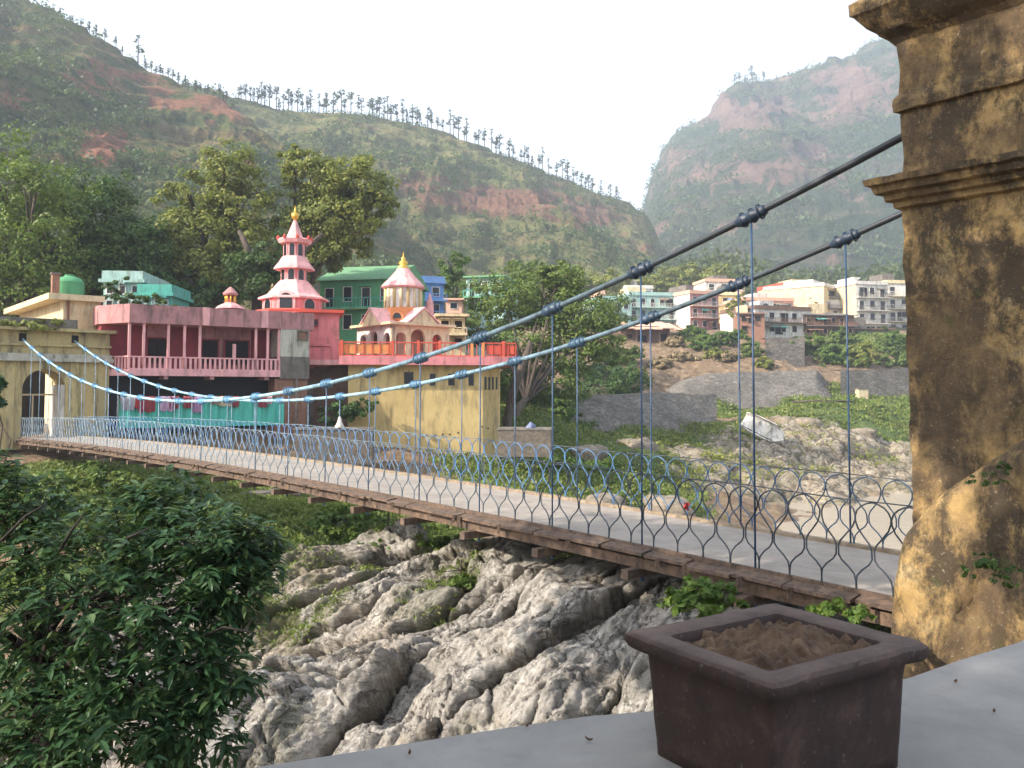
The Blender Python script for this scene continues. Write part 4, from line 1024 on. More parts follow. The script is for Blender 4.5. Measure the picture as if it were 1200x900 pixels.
# low stone walls near the foot
def lowwall(name, label, px0, px1, Y, ang, py0, py1, dep, mat):
    F_ = Frame.px(px0, Y, ang, 0); x1_ = F_.sx(px1); r = F_.root(name, label, 'wall')
    part(r, 'wall_body', mat, (0, x1_, 0, dep, F_.z(py1, 0), F_.z(py0, 0))); part(r, 'coping', 'grey', (-.05, x1_+.05, -.05, dep+.05, F_.z(py0, 0), F_.z(py0, 0)+.12)); return r
M['masonry'] = plaster('rubble_masonry', (.17, .14, .115), (.10, .085, .07), amt=.8, scale=3, streak=False, bmp=.8)
lowwall('stone_wall', 'low brown stone wall in front of the yellow retaining wall foot', 345, 437, 50, R(5), 504, 545, 1.2, 'masonry')
lowwall('stone_wall', 'square masonry block at the right foot of the yellow wall', 583, 645, 53, R(-8), 504, 535, 2.2, 'masonry')
lowwall('retaining_wall', 'long brown retaining wall seen below the far half of the bridge deck', 222, 352, 38.5, R(10), 582, 618, 1.5, 'brown')
lowwall('river_wall', 'rough boundary wall beneath the cloth screen', 150, 345, 46.0, R(20), 545, 560, .8, 'grey')

# ---------------------------------------------------------------- generic houses
def house(name, label, px0, px1, ptop, pbase, Y, ang=0., dep=8., wall='white', st=2, nc=3, wmat='glass', fmat='white', roof='flat', rmat='grey', balc=(), bmat='white', side_w=0, group=None, door=True, left=None, tank=False, base_extra=6., win_w=.42, win_h=.5, mull=False):
    F_ = Frame.px(px0, Y, ang, 0); x1 = F_.sx(px1, 0, ptop+5); zt_ = F_.z(ptop, 0); zb_ = F_.z(pbase, 0)
    r = F_.root(name, label, 'building', group); r.location.z = zb_
    H_ = zt_-zb_; s_ = H_/st
    part(r, 'wall', wall, (0, x1, 0, dep, -base_extra, H_))
    if left: part(r, 'side_wall', left, (-.03, 0, .02, dep-.02, -base_extra, H_-.01))
    if roof == 'flat':
        mb = MB(); mb.box(-.25, x1+.25, -.3, dep+.2, H_, H_+.22); mb.box(-.1, x1+.1, -.12, .06, H_+.22, H_+.8); mb.box(-.1, .08, .06, dep, H_+.22, H_+.8); mb.box(x1-.08, x1+.1, .06, dep, H_+.22, H_+.8); mb.build('roof', M[rmat], r)
    elif roof == 'slab':
        mb = MB(); mb.box(-.3, x1+.3, -.6, dep+.3, H_, H_+.22); mb.build('roof', M[rmat], r)
    elif roof == 'gable':
        mb = MB(); mb.prism([(-.6, H_), (dep+.6, H_), (dep/2, H_+dep*.22)], -.4, x1+.4, Matrix(((0,1,0,0),(1,0,0,0),(0,0,1,0),(0,0,0,1)))); mb.build('roof', M[rmat], r)
    elif roof == 'shed':
        mb = MB(); mb.prism([(-.7, H_-.1), (dep+.4, H_+dep*.16), (dep+.4, H_+dep*.16+.12), (-.7, H_+.05)], -.4, x1+.4, Matrix(((0,1,0,0),(1,0,0,0),(0,0,1,0),(0,0,0,1)))); mb.build('roof', M[rmat], r)
    if group:       # lived-in clutter of the town: roof rooms, awnings, open bays
        rq = random.Random(int(px0*3+pbase)); xr = x1*rq.uniform(.05, .5); wr = x1*rq.uniform(.2, .4)
        part(r, 'roof_room', rq.choice(('white', 'grey', 'peach', 'cream', wall)), (xr, xr+wr, dep*.3, dep*.8, H_+.2, H_+rq.uniform(1.8, 2.8)))
        for q in range(rq.randint(1, 3)):
            xa = x1*rq.uniform(0, .75); wa = x1*rq.uniform(.14, .3); za = s_*rq.randint(0, st-1)+s_*.78
            mb = MB(); mb.add([(xa, -1.5, za-.5), (xa+wa, -1.5, za-.42), (xa+wa, 0, za), (xa, 0, za), (xa, -1.5, za-.56), (xa+wa, -1.5, za-.48), (xa+wa, 0, za-.06), (xa, 0, za-.06)], [(0,1,2,3),(7,6,5,4),(0,4,5,1),(1,5,6,2),(3,7,4,0)])
            mb.build('awning', M[rq.choice(('brick', 'grey', 'blue', 'brown', 'turq'))], r)
        for q in range(rq.randint(1, 3)):
            xa = x1*rq.uniform(.02, .8); za = s_*rq.randint(0, st-1)+.15; part(r, 'open_bay', 'blackvoid', (xa, xa+x1*rq.uniform(.08, .18), -.04, .02, za, za+s_*.7))
    cw = x1/nc; wm = None; rn = random.Random(int(px0*7+ptop))
    for i in range(st):
        for j in range(nc):
            if rn.random() < .08: continue
            w = cw*win_w; hh = s_*win_h; zz = i*s_+s_*.27
            if i in balc and j % 2 == 0: zz = i*s_+.12; hh = s_*.68
            if wm is None or (i in balc and j % 2 == 0):
                wo = win(r, 0, 0, w, hh, -.0, wmat, fmat, depth=.08, frame=.07); 
                if not (i in balc and j % 2 == 0): wm = wo
            else: wo = copy_tree(wm, r)
            wo.location = (cw*(j+.5), 0, zz)
            if rn.random() < .35: 
                part(r, 'sunshade', wall, (cw*(j+.5)-w*.7, cw*(j+.5)+w*.7, -.45, 0, zz+hh+.12, zz+hh+.2))
    for i in balc:
        part(r, 'balcony_slab', rmat, (-.1, x1+.1, -1.15, 0, i*s_-.16, i*s_))
        balus(r, -.05, x1+.05, -1.08, i*s_, i*s_+min(1., s_*.35), bmat, .35, .06)
    if side_w:
        for i in range(st):
            for k in range(side_w):
                y = dep*(k+.5)/side_w; zz = i*s_+s_*.3
                mb = MB(); mb.box(-.06, .02, y-.5, y+.5, zz, zz+s_*.45); fo2 = mb.build('side_window', M[fmat], r)
                mb = MB(); mb.box(-.08, -.05, y-.4, y+.4, zz+.08, zz+s_*.45-.08); mb.build('pane', M[wmat], fo2)
    if tank:
        tq = empty('water_tank', r.location+Vector((math.cos(ang), math.sin(ang), 0))*x1*.3+Vector((-math.sin(ang), math.cos(ang), 0))*2+Vector((0, 0, H_+.22)), 0, 'black plastic water tank on the roof of the '+tank, 'water tank')
        mb = MB(); mb.lathe([(.55, 0), (.6, .15), (.58, .4), (.6, .6), (.58, .9), (.35, 1.15), (.2, 1.2)], 14, smooth=True); mb.build('tank_body', M['blackvoid'], tq); mb = MB(); mb.lathe([(.2, 1.2), (.2, 1.28), (.05, 1.3)], 10); mb.build('lid', M['grey'], tq)
    return r
# behind the temple
house('guest_house', 'green painted house with green sheet roof behind the pink spire', 374, 462, 330, 395, 78, R(-12), 9, 'green', 2, 4, fmat='white', roof='gable', rmat='green_roof', balc=(1,), bmat='turq', left='green')
house('house', 'narrow blue and teal house with blue balconies right of the green house', 481, 520, 331, 392, 92, R(20), 8, 'blue', 3, 2, roof='flat', rmat='blue', balc=(1, 2), bmat='blue', left='turq')
house('house', 'small cream house with a deep porch right of the temple kiosk', 513, 545, 371, 412, 70, R(8), 6, 'cream', 2, 2, wmat='blackvoid', fmat='cream', roof='slab', rmat='cream', balc=(1,), bmat='cream', win_w=.55)
house('house', 'beige block peeping out between the blue house and the big tree', 522, 541, 352, 392, 105, 0, 6, 'peach', 3, 1, roof='slab', rmat='peach')
house('house', 'white and teal house high among trees above the big tree', 546, 590, 326, 372, 110, R(-14), 8, 'turq_pale', 2, 3, roof='slab', rmat='green_roof', balc=(1,), bmat='turq', left='white')
# behind the gate on the left
house('house', 'pale turquoise house behind branches left of the pink parapet', 118, 166, 331, 366, 57, R(6), 6, 'turq_pale', 2, 3, fmat='white', roof='flat', rmat='turq_pale')
house('house', 'bright teal rooftop room just above the pink parapet', 160, 200, 347, 366, 56.5, R(4), 4, 'turq', 1, 3, fmat='turq_pale', wmat='turq_pale', roof='flat', rmat='turq', base_extra=7)
house('house', 'cream house half hidden by trunks left of the pink spire', 300, 330, 322, 372, 84, 0, 6, 'cream', 2, 2, fmat='cream', roof='slab', rmat='cream')
# the town on the far bank, right
T_ = 'houses of the town above the embankment'
house('house', 'pale turquoise house with teal awning at the left end of the town', 702, 740, 351, 392, 176, R(14), 10, 'turq_pale', 3, 3, fmat='white', rmat='turq_pale', balc=(1,), bmat='turq', group=T_)
house('house', 'teal house with a long white terrace left of the lilac gabled house', 738, 792, 346, 388, 184, R(10), 12, 'turq_pale', 3, 5, fmat='white', wmat='glass', rmat='turq_pale', balc=(1, 2), bmat='white', group=T_)
house('house', 'white rooftop storey above the teal terrace house', 733, 765, 338, 350, 196, R(6), 9, 'white', 1, 3, rmat='white', group=T_)
house('house', 'house with lilac side wall and brown balconies in the middle of the town', 810, 842, 344, 386, 180, R(22), 14, 'pink_dull', 3, 3, fmat='white', rmat='peach', balc=(1, 2), bmat='white', left='white', group=T_)
house('house', 'white stepped house on the slope above the lilac house', 828, 870, 330, 352, 214, R(8), 9, 'white', 2, 3, rmat='peach', balc=(1,), bmat='white', group=T_)
house('house', 'ochre house behind a tree between the two parts of the town', 845, 868, 346, 378, 198, R(0), 8, 'yellow', 2, 2, rmat='cream', group=T_)
house('house', 'unplastered brick house on the brink left of the white walled house', 866, 896, 368, 392, 166, R(-8), 8, 'brick', 2, 2, wmat='blackvoid', fmat='brick', rmat='brown', roof='shed', group=T_)
house('house', 'long white walled house with brown lower storey above the stone steps', 886, 950, 362, 392, 168, R(20), 12, 'white', 2, 5, wmat='blackvoid', fmat='white', rmat='brown', balc=(1,), bmat='brown', left='white', group=T_, tank='white walled house above the steps')
house('house', 'low peach house with layered terraces behind the white walled house', 872, 930, 352, 366, 188, R(10), 12, 'peach', 1, 5, rmat='peach', group=T_)
house('house', 'brown timber fronted row with open galleries in the centre of the right cluster', 944, 1001, 369, 394, 172, R(10), 8, 'brown', 2, 6, wmat='blackvoid', fmat='peach', rmat='grey', balc=(1,), bmat='brick', group=T_, roof='shed')
house('house', 'salmon topped pale block highest at the left of the right cluster', 922, 966, 334, 372, 205, R(16), 12, 'peach', 3, 3, rmat='red', group=T_)
house('house', 'white house with dark balconies squeezed before the big cream gable wall', 952, 984, 350, 372, 192, R(12), 9, 'white', 2, 3, wmat='glass', rmat='grey', balc=(1,), bmat='grey', group=T_)
house('apartment_building', 'tall cream block with a blank sunlit wall in the right cluster', 968, 1012, 335, 392, 190, R(52), 14, 'cream', 4, 3, fmat='white', rmat='white', left='cream', group=T_)
house('apartment_building', 'white apartment block with stacked balconies left of the stained pier', 1006, 1040, 333, 394, 188, R(14), 12, 'white', 4, 3, rmat='white', balc=(1, 2, 3), bmat='grey', left='cream', group=T_, tank='white apartment block with stacked balconies')
house('apartment_building', 'white apartment block touching the edge of the stained pier', 1042, 1092, 332, 392, 196, R(6), 12, 'white', 4, 4, rmat='cream', balc=(1, 2, 3), bmat='white', group=T_)
house('shed', 'grey store with black openings at the foot of the white apartments', 985, 1046, 386, 402, 176, R(4), 7, 'grey', 1, 4, wmat='blackvoid', fmat='grey', rmat='brown', roof='slab', group=T_)
# timber hut on stilts on the brink
FQ = Frame.px(728, 150, R(4), 0); q = FQ.root('hut', 'brown plank hut with patched pinkish sheet roof on the brink of the bank', 'hut')
zq = lambda py: FQ.z(py, 0); xq = lambda px: FQ.sx(px); q.location.z = 0
part(q, 'wall', 'brown', (0, xq(784), 0, 6, zq(408), zq(382)))
for a, b_, c, d_ in ((748, 758, 393, 405), (774, 782, 391, 404), (735, 741, 392, 404)):
    part(q, 'opening', 'blackvoid', (xq(a), xq(b_), -.05, 0, zq(d_), zq(c)))
for px in (730, 745, 760, 772, 783): x = xq(px); part(q, 'stilt', 'brown', (x-.12, x+.12, -1.1, -.86, zq(418), zq(385)))
mb = MB(); rn = random.Random(2); x = -1.2
while x < xq(790): 
    w = rn.uniform(1.2, 2.2); dz = rn.uniform(-.15, .2); mb.add([(x, -2.2, zq(386)+dz), (x+w, -2.2, zq(386)+dz+rn.uniform(-.1, .1)), (x+w, 7, zq(374)+dz), (x, 7, zq(374)+dz), (x, -2.2, zq(387)+dz), (x+w, -2.2, zq(387)+dz), (x+w, 7, zq(375)+dz), (x, 7, zq(375)+dz)], [(0,1,2,3),(7,6,5,4),(0,4,5,1),(1,5,6,2),(2,6,7,3),(3,7,4,0)]); x += w*.93
mb.build('roof', M['peach'], q)
# embankment: sloped stone pitching in terraces
def pitchmat():
    m, nt, b = newmat('stone_pitching'); co = geoco(nt)
    v = N(nt, 'ShaderNodeTexVoronoi', feature='DISTANCE_TO_EDGE'); v.inputs['Scale'].default_value = 2.4
    mp = N(nt, 'ShaderNodeMapping'); mp.inputs['Scale'].default_value = (1, 1, 1.6); nt.links.new(co, mp.inputs[0]); nt.links.new(mp.outputs[0], v.inputs['Vector'])
    n = noise(nt, co, .35, 7, .7, .3); n2 = noise(nt, co, 2.5, 6, .7)
    col = ramp(nt, n, [(.3, (.12, .11, .095)), (.5, (.22, .20, .175)), (.7, (.32, .29, .25))])
    c6 = cracks(nt, co, 1.0, .16, .25, (1, 1, 2.6)); col = mix(nt, mix(nt, .65, (0, 0, 0), c6), col, (.05, .045, .035)); n6 = noise(nt, co, 1.1, 8, .8, .2, sc=(.6, .6, 3)); col = mix(nt, ramp(nt, n6, [(.40, .7), (.54, 0.)]), col, (.07, .06, .05))
    col = mix(nt, ramp(nt, v.outputs['Distance'], [(.0, .45), (.15, 0.)]), col, (.11, .10, .09))
    col = mix(nt, ramp(nt, n2, [(.58, 0.), (.7, .7)]), col, (.13, .12, .07))
    nt.links.new(col, b.inputs['Base Color']); b.inputs['Roughness'].default_value = .95; bump(nt, b, n2, .8, .2); return m
M['pitch'] = pitchmat()
def ramp_wall(name, label, pts_top, pts_bot, mat='pitch', steps=0):
    """sloped stone face between an upper and a lower line of (px, py, Y) points, with a thick body behind it"""
    mb = MB(); n = 60; vs = []; fs = []
    def line(pts, t):
        t *= len(pts)-1; k = min(int(t), len(pts)-2); f = t-k; a = P(*pts[k]); b_ = P(*pts[k+1]); return a*(1-f)+b_*f
    rows = max(2, steps*2 if steps else 14)
    for i in range(n+1):
        a = line(pts_top, i/n); b_ = line(pts_bot, i/n)
        for j in range(rows+1):
            f = j/rows
            if steps:
                k = j//2; f1 = k/(rows//2); f2 = min(1, (k+(j % 2))/(rows//2)); p = a*(1-f1)+b_*f1; q_ = a*(1-f2)+b_*f2; vs.append(Vector((q_.x, q_.y, p.z)))
            else:
                p = a*(1-f)+b_*f; k_ = float(fbm(np.array([p.x*.3]), np.array([p.z*.6+p.y*.2]), 4, 4)[0])*.25; vs.append(p+Vector((0, 0, k_)))
        vs.append(Vector((a.x, a.y+4, a.z))); 
    m_ = rows+2
    for i in range(n):
        for j in range(rows): q0 = i*m_+j; fs.append((q0, q0+1, q0+m_+1, q0+m_))
        fs.append((i*m_+rows+1, i*m_, (i+1)*m_, (i+1)*m_+rows+1))
    c = sum((Vector(v) for v in vs), Vector())/len(vs)
    mb.add([Vector(v)-c for v in vs], fs, False)
    return tag(mb.build(name, M[mat], None, c), label, 'embankment')
def up(px, py0, py1, back):
    """foot on the ground under (px, py1), head `back` metres further away, seen at (px, py0)"""
    h_ = hit(px, py1, 40); y1 = h_.y-.4; return (px, py0, y1+back), (px, py1+1, y1)
def raised(name, label, cols, back, **kw):
    q = [up(px, a, b_, back) for px, a, b_ in cols]; xs_ = np.array([c_[0] for c_ in cols], float); ys_ = np.array([b_[2] for _, b_ in q]); pf = np.polyfit(xs_, ys_, 1); fit = np.polyval(pf, xs_); fit = fit-max(0, (fit-ys_).max())*.7
    q = [((t[0], t[1], f+back), (b_[0], b_[1]+9, f)) for (t, b_), f in zip(q, fit)]; return ramp_wall(name, label, [t for t, _ in q], [b_ for _, b_ in q], **kw)
raised('stone_embankment', 'lower band of sloping grey stone pitching behind the green bank', [(622,484,503),(650,474,503),(680,467,503),(710,463,503),(750,461,503),(790,460,502),(840,463,500)], 7)
raised('stone_embankment', 'upper sloping grey stone pitching below the stairway and bushes', [(785,458,474),(803,446,480),(837,437,486),(870,436,480),(900,436,474),(935,434,468),(957,434,464),(974,452,463)], 9)
raised('river_wall', 'coursed pale stone wall stretching to the pier behind the grass', [(985,434,466),(1030,433,466),(1075,432,465),(1130,431,464),(1250,430,462)], 2.0)
raised('stone_steps', 'steep worn stone stairway climbing to the white walled house', [(897,396,437),(943,396,437)], 12, steps=14)

# white wreck lying on the mound
def shell():
    hp = hit(894, 524, 50); F_ = Frame(hp.x, hp.y, R(-20), 0); z = hp.z
    r = empty('wrecked_boat', (F_.o.x, F_.o.y, z+1.5), R(-24), 'white wrecked open boat tipped on its side on the rocky mound', 'boat')
    r.rotation_euler = (R(48), R(26), R(-30))
    L, Wd, Hh = 4.6, 2.3, .8; mb = MB(); vs = []; fs = []; n = 18
    def ring(t, inn):
        k = 1-abs(2*t-1)**3.5*(.75 if t > .5 else .25); w = Wd/2*k-(.09 if inn else 0); h0 = .10 if inn else 0
        return [(-w, Hh), (-w*.95, Hh*.5), (-w*.7, Hh*.12+h0), (0, h0), (w*.7, Hh*.12+h0), (w*.95, Hh*.5), (w, Hh)]
    for inn in (0, 1):
        for i in range(n+1):
            t = i/n; tt = min(max(t, .02*inn), 1-.02*inn)
            for (y, zz) in ring(tt, inn): vs.append((L*(tt-.5), y, zz-.4))
    m_ = 7; off = (n+1)*m_
    for i in range(n):
        for j in range(m_-1):
            a = i*m_+j; fs.append((a, a+m_, a+m_+1, a+1)); fs.append((a+off+1, a+off+m_+1, a+off+m_, a+off))
        for j in (0, m_-1): a = i*m_+j; fs.append((a, a+m_, a+m_+off, a+off))
    for i in (0, n):
        for j in range(m_-1): a = i*m_+j; fs.append((a, a+1, a+1+off, a+off))
    mb.add(vs, fs, False); mb.build('hull', M['white'], r)
    for x in (-.9, .5): part(r, 'thwart', 'white_old', (x-.16, x+.16, -.85, .85, .12, .2))
    part(r, 'side_rail', 'grey', (-1.9, 1.5, -.99, -.93, .42, .5)); part(r, 'side_rail', 'grey', (-1.9, 1.5, .93, .99, .42, .5))
shell()
# ---------------------------------------------------------------- vegetation
def leaf_quads(pos, nrm, size, rs, aspect=.55, spin=None):
    """one pointed leaf (4 vertices) per position, lying roughly across its normal"""
    n = len(pos); nrm = nrm/np.maximum(np.linalg.norm(nrm, axis=1, keepdims=True), 1e-6)
    rv = rs.normal(size=(n, 3)) if spin is None else spin
    a = np.cross(nrm, rv); a /= np.maximum(np.linalg.norm(a, axis=1, keepdims=True), 1e-6); b = np.cross(nrm, a)
    s = size[:, None] if hasattr(size, '__len__') else size
    V = np.stack([pos-a*s*.5, pos+b*s*aspect*.5-a*s*.05, pos+a*s*.5+nrm*s*.06, pos-b*s*aspect*.5-a*s*.05], 1).reshape(-1, 3)
    F = np.arange(4*n).reshape(n, 4); return V, F
def crown_points(lobes, n, rs, clump=.30, shell=.5, per=60):
    """leaf positions gathered in clumps over the outer part of each lobe (cx, cy, cz, rx, ry, rz)"""
    L = np.array(lobes, float); vol = (L[:,3]*L[:,4]*L[:,5])**(2/3.); vol /= vol.sum()
    nc = max(4, n//per); k = rs.choice(len(L), nc, p=vol)
    d = rs.normal(size=(nc, 3)); d /= np.linalg.norm(d, axis=1, keepdims=True)
    r = shell+(1.0-shell)*rs.rand(nc)**.6; r *= 1+.16*rs.normal(size=nc)
    cc = L[k,:3]+d*r[:,None]*L[k,3:6]; cr = clump*(.6+.8*rs.rand(nc))*L[k,3:6].mean(1)
    cr = np.minimum(cr, 1.5)
    j = rs.randint(0, nc, n); o = rs.normal(size=(n, 3)); o /= np.linalg.norm(o, axis=1, keepdims=True)
    rad = rs.rand(n)**.45
    p = cc[j]+o*(cr[j]*rad)[:,None]*np.array([1, 1, .62])
    nr = o*.6+d[j]*.5+np.array([0, 0, .55])+rs.normal(size=(n, 3))*.45
    return p, nr
def tree(label, base, lobes_px, Y, mat, n, size, cat='tree', name='tree', trunk_r=.3, seed=1, depth=1.0, group=None, bark='bark', trunk_top=None, per=64, clump=.29, limbs=True):
    rs = np.random.RandomState(seed); k = Y/FPX
    bx, by, bz = base
    root = empty(name, (bx, by, bz), 0, label, cat, group)
    lobes = []
    for l in lobes_px:
        px, py, rx, ry = l[:4]; dy = l[4] if len(l) > 4 else 0
        c = P(px, py, Y+dy); lobes.append((c.x-bx, c.y-by, c.z-bz, rx*k, rx*k*depth, ry*k))
    p, nr = crown_points(lobes, n, rs, per=per, clump=clump)
    V, F = leaf_quads(p, nr, size*(.6+.8*rs.rand(n)), rs)
    np_mesh('crown', V, F, M[mat], root)
    if limbs:
        mb = MB(); cz = min(l[2] for l in lobes); ax = np.mean([l[0] for l in lobes]); ay = np.mean([l[1] for l in lobes])
        fork = Vector((ax*.35, ay*.35, max(.6, cz*.55))) if trunk_top is None else Vector(trunk_top)
        mb.tube([(0, 0, -.5), (fork.x*.15, fork.y*.15, fork.z*.35), (fork.x*.6, fork.y*.5, fork.z*.75), fork], [trunk_r*1.25, trunk_r, trunk_r*.85, trunk_r*.75], 8)
        for l in lobes:
            c = Vector(l[:3]); mid = fork.lerp(c, .5)+Vector((rs.normal()*.3, rs.normal()*.3, .1*(c-fork).length))
            mb.tube([fork-Vector((0, 0, .2)), mid, c], [trunk_r*.5, trunk_r*.33, trunk_r*.16], 6)
            for q in range(4):
                d = Vector(rs.normal(size=3)); d.normalize(); d.z = abs(d.z)*.6
                e = c+Vector((d.x*l[3], d.y*l[4], d.z*l[5]))*.8; mb.tube([mid.lerp(c, .5+.12*q), c.lerp(e, .5)+Vector((0,0,.1)), e], [trunk_r*.2, trunk_r*.12, trunk_r*.05], 5)
        mb.build('trunk', M[bark], root)
    return root
def gb(px, py, Y):
    c = P(px, py, Y); return (c.x, c.y, gz(c.x, c.y))
# big trees behind the far bank
tree('dense dark green tree filling the left edge of the view behind the gate', gb(20,420,62), [(10,215,62,52),(-20,300,80,60),(60,290,60,60),(30,350,60,40),(-80,240,70,70),(40,235,50,45,-3)], 62, 'leaf_mid', 30000, .30, trunk_r=.5, seed=2)
tree('darkest green tree between the left tree and the tall olive trees', gb(125,420,66), [(120,255,45,52),(95,310,45,50),(150,300,45,50),(135,345,50,28),(80,240,30,35),(165,330,35,40)], 66, 'leaf_dark', 30000, .30, trunk_r=.45, seed=3)
tree('tall olive green tree with twin tops behind the pink balcony building', gb(255,425,72), [(262,200,38,36),(225,235,38,32),(280,235,40,36),(240,280,50,38),(205,270,28,36),(285,290,38,34),(255,325,60,28),(215,315,36,34)], 72, 'leaf_olive', 32000, .32, trunk_r=.55, seed=4)
tree('tall olive green tree with a bare diagonal limb right of the pink spire', gb(318,425,74), [(375,210,38,38),(345,195,22,26),(420,215,38,34),(440,240,26,26),(385,255,46,32),(345,262,34,36),(415,262,34,26),(360,300,40,28),(400,290,30,20)], 74, 'leaf_olive', 32000, .32, trunk_r=.45, seed=5)
tree('shaded green tree low behind the pink balcony parapet', gb(300,430,70), [(190,335,34,28),(240,350,40,20),(295,330,34,34),(315,300,26,30),(180,290,24,34)], 68, 'leaf_dark', 15000, .28, trunk_r=.3, seed=6)
limb = empty('tree', gb(322,420,69), 0, 'thick bare leaning trunk beside the pink spire', 'tree')
mb = MB(); lb = Vector(limb.location)
mb.tube([P(300,420,69)-lb-Vector((0,0,1)), P(303,350,69)-lb, P(318,318,69)-lb, P(345,300,69)-lb, P(362,288,69)-lb, P(378,274,69)-lb], [.7, .55, .42, .34, .26, .15], 8)
mb.tube([P(303,350,69)-lb, P(292,320,69)-lb, P(290,290,69)-lb, P(280,270,69)-lb], [.5, .4, .3, .15], 8); mb.build('trunk', M['bark'], limb)
tree('thin leafy boughs hanging before the pale turquoise house', gb(150,420,55), [(128,340,12,12),(150,352,16,8),(178,352,16,8),(112,352,10,10),(195,360,14,6),(140,328,12,6)], 54.5, 'leaf_dark', 3000, .22, seed=16, trunk_r=.1)
# right of the temple
tree('broad dark green tree with leaning trunk right of the temple terrace', gb(603,520,68), [(590,350,44,30),(640,345,46,34),(685,365,44,36),(560,385,30,22),(620,395,48,34),(670,410,44,34),(610,440,34,28),(650,450,40,28),(705,400,30,32),(655,325,36,16)], 76, 'leaf_mid', 34000, .30, trunk_r=.35, seed=7)
tk_ = empty('tree', gb(602,520,63), 0, 'pale leaning bare trunk at the right corner of the yellow wall', 'tree'); lb = Vector(tk_.location)
mb = MB(); mb.tube([P(600,520,63)-lb-Vector((0,0,1)), P(594,495,63)-lb, P(602,455,63)-lb, P(612,430,63)-lb, P(622,400,63)-lb], [.35, .32, .36, .30, .18], 8); mb.build('trunk', M['bark'], tk_)
tree('round dark bush mass below the broad tree above the stone pitching', gb(700,470,98), [(700,455,36,20),(735,445,26,22),(670,470,36,16),(740,470,22,14)], 98, 'leaf_dark', 9000, .32, seed=8, trunk_r=.2, cat='bush', name='bush')
tree('light green feathery tree behind the temple roofs', gb(532,380,112), [(530,310,18,22),(536,335,20,22),(520,340,16,16)], 112, 'leaf_bright', 5000, .38, seed=9)
tree('dark tree beside the white and teal house', gb(590,385,120), [(598,330,26,22),(620,320,26,16),(560,345,24,24),(575,362,26,16)], 120, 'leaf_mid', 8000, .38, seed=10)
tree('pale green tree standing above the left end of the town', gb(690,370,200), [(690,335,28,18),(720,330,22,14),(660,330,26,16),(745,325,20,12)], 200, 'leaf_olive', 7000, .7, seed=12, trunk_r=.3)
tree('dense tree group behind the lilac house', gb(790,350,235), [(780,330,26,14),(808,322,24,14),(838,322,22,12),(760,335,18,12)], 235, 'leaf_olive', 7000, .8, seed=13, trunk_r=.3)
tree('small yellowish tree between the ochre house and the brick house', gb(861,385,176), [(858,362,9,16),(866,352,7,10)], 176, 'leaf_olive', 2500, .4, seed=14, trunk_r=.2)
tree('tall dark trees left of the pale terrace house', gb(705,388,160), [(712,372,20,18),(735,385,18,14),(690,385,22,18)], 160, 'leaf_mid', 6000, .5, seed=15, trunk_r=.2)
# bushes along the bank of the town
BU_ = [(700,430,0,22,20,'leaf_mid','dark green bush in the gap left of the orange earth bank'),(745,440,0,16,12,'leaf_olive','olive bush on the orange earth under the plank hut'),(790,400,0,14,9,'dry','grey dead brushwood right of the plank hut stilts'),(812,388,0,16,8,'leaf_bright','bright shrub at the foot of the lilac house'),(838,415,0,16,9,'leaf_olive','olive scrub above the middle of the stone pitching'),(865,392,0,12,8,'leaf_mid','shrub at the foot of the brick house'),(895,425,0,12,8,'leaf_olive','scrub at the left edge of the stairway bottom'),(1000,422,0,22,9,'leaf_mid','dark bush hanging over the pale river wall'),(655,480,90,26,18,'leaf_bright','bright green bush left of the stone pitching'),(730,415,138,26,16,'leaf_mid','dark bush below the plank hut at its left'),(712,435,126,24,18,'leaf_dark','dark bush hanging over the left end of the pitching'),(826,402,150,18,10,'leaf_bright','yellow green shrub on the earth slope right of the plank hut'),
       (846,396,154,18,12,'leaf_bright','bright shrub below the middle of the town'),(880,408,150,13,14,'leaf_mid','shrub left of the stone stairway'),(912,385,163,10,6,'leaf_bright','small bush under the white walled house'),
       (925,408,152,16,16,'leaf_mid','dark green bush right of the stone stairway foot'),(952,404,156,22,18,'leaf_mid','big green bush below the brown timber row'),(975,415,152,24,16,'leaf_bright','broad bush in the centre of the right bank'),(985,395,162,16,14,'leaf_mid','bush close under the tall cream block'),
       (1010,415,158,24,16,'leaf_olive','brownish green bush under the grey store'),(1045,400,160,22,20,'leaf_bright','bright green bush beside the stained pier edge'),(1050,420,154,26,12,'leaf_mid','low bush on the wall top beside the pier'),(1080,405,160,20,20,'leaf_mid','bush partly behind the pier'),(800,418,144,18,8,'dry','dry brown scrub on the earth slope'),(850,418,146,20,8,'dry','dry scrub above the pitching'),(775,425,140,16,9,'dry','dry brushwood under the plank hut')]
for i, (px, py, Y, rx, ry, mt, lab) in enumerate(BU_):
    hp = hit(px, py+ry*.7, 60); Y = hp.y
    tree(lab, tuple(hp), [(px, py, rx*.7, ry*.8), (px-rx*.5, py+ry*.25, rx*.55, ry*.6), (px+rx*.5, py+ry*.2, rx*.55, ry*.65)], Y, mt, 4200, .0034*Y, cat='bush', name='bush', seed=40+i, trunk_r=.12, depth=.8)
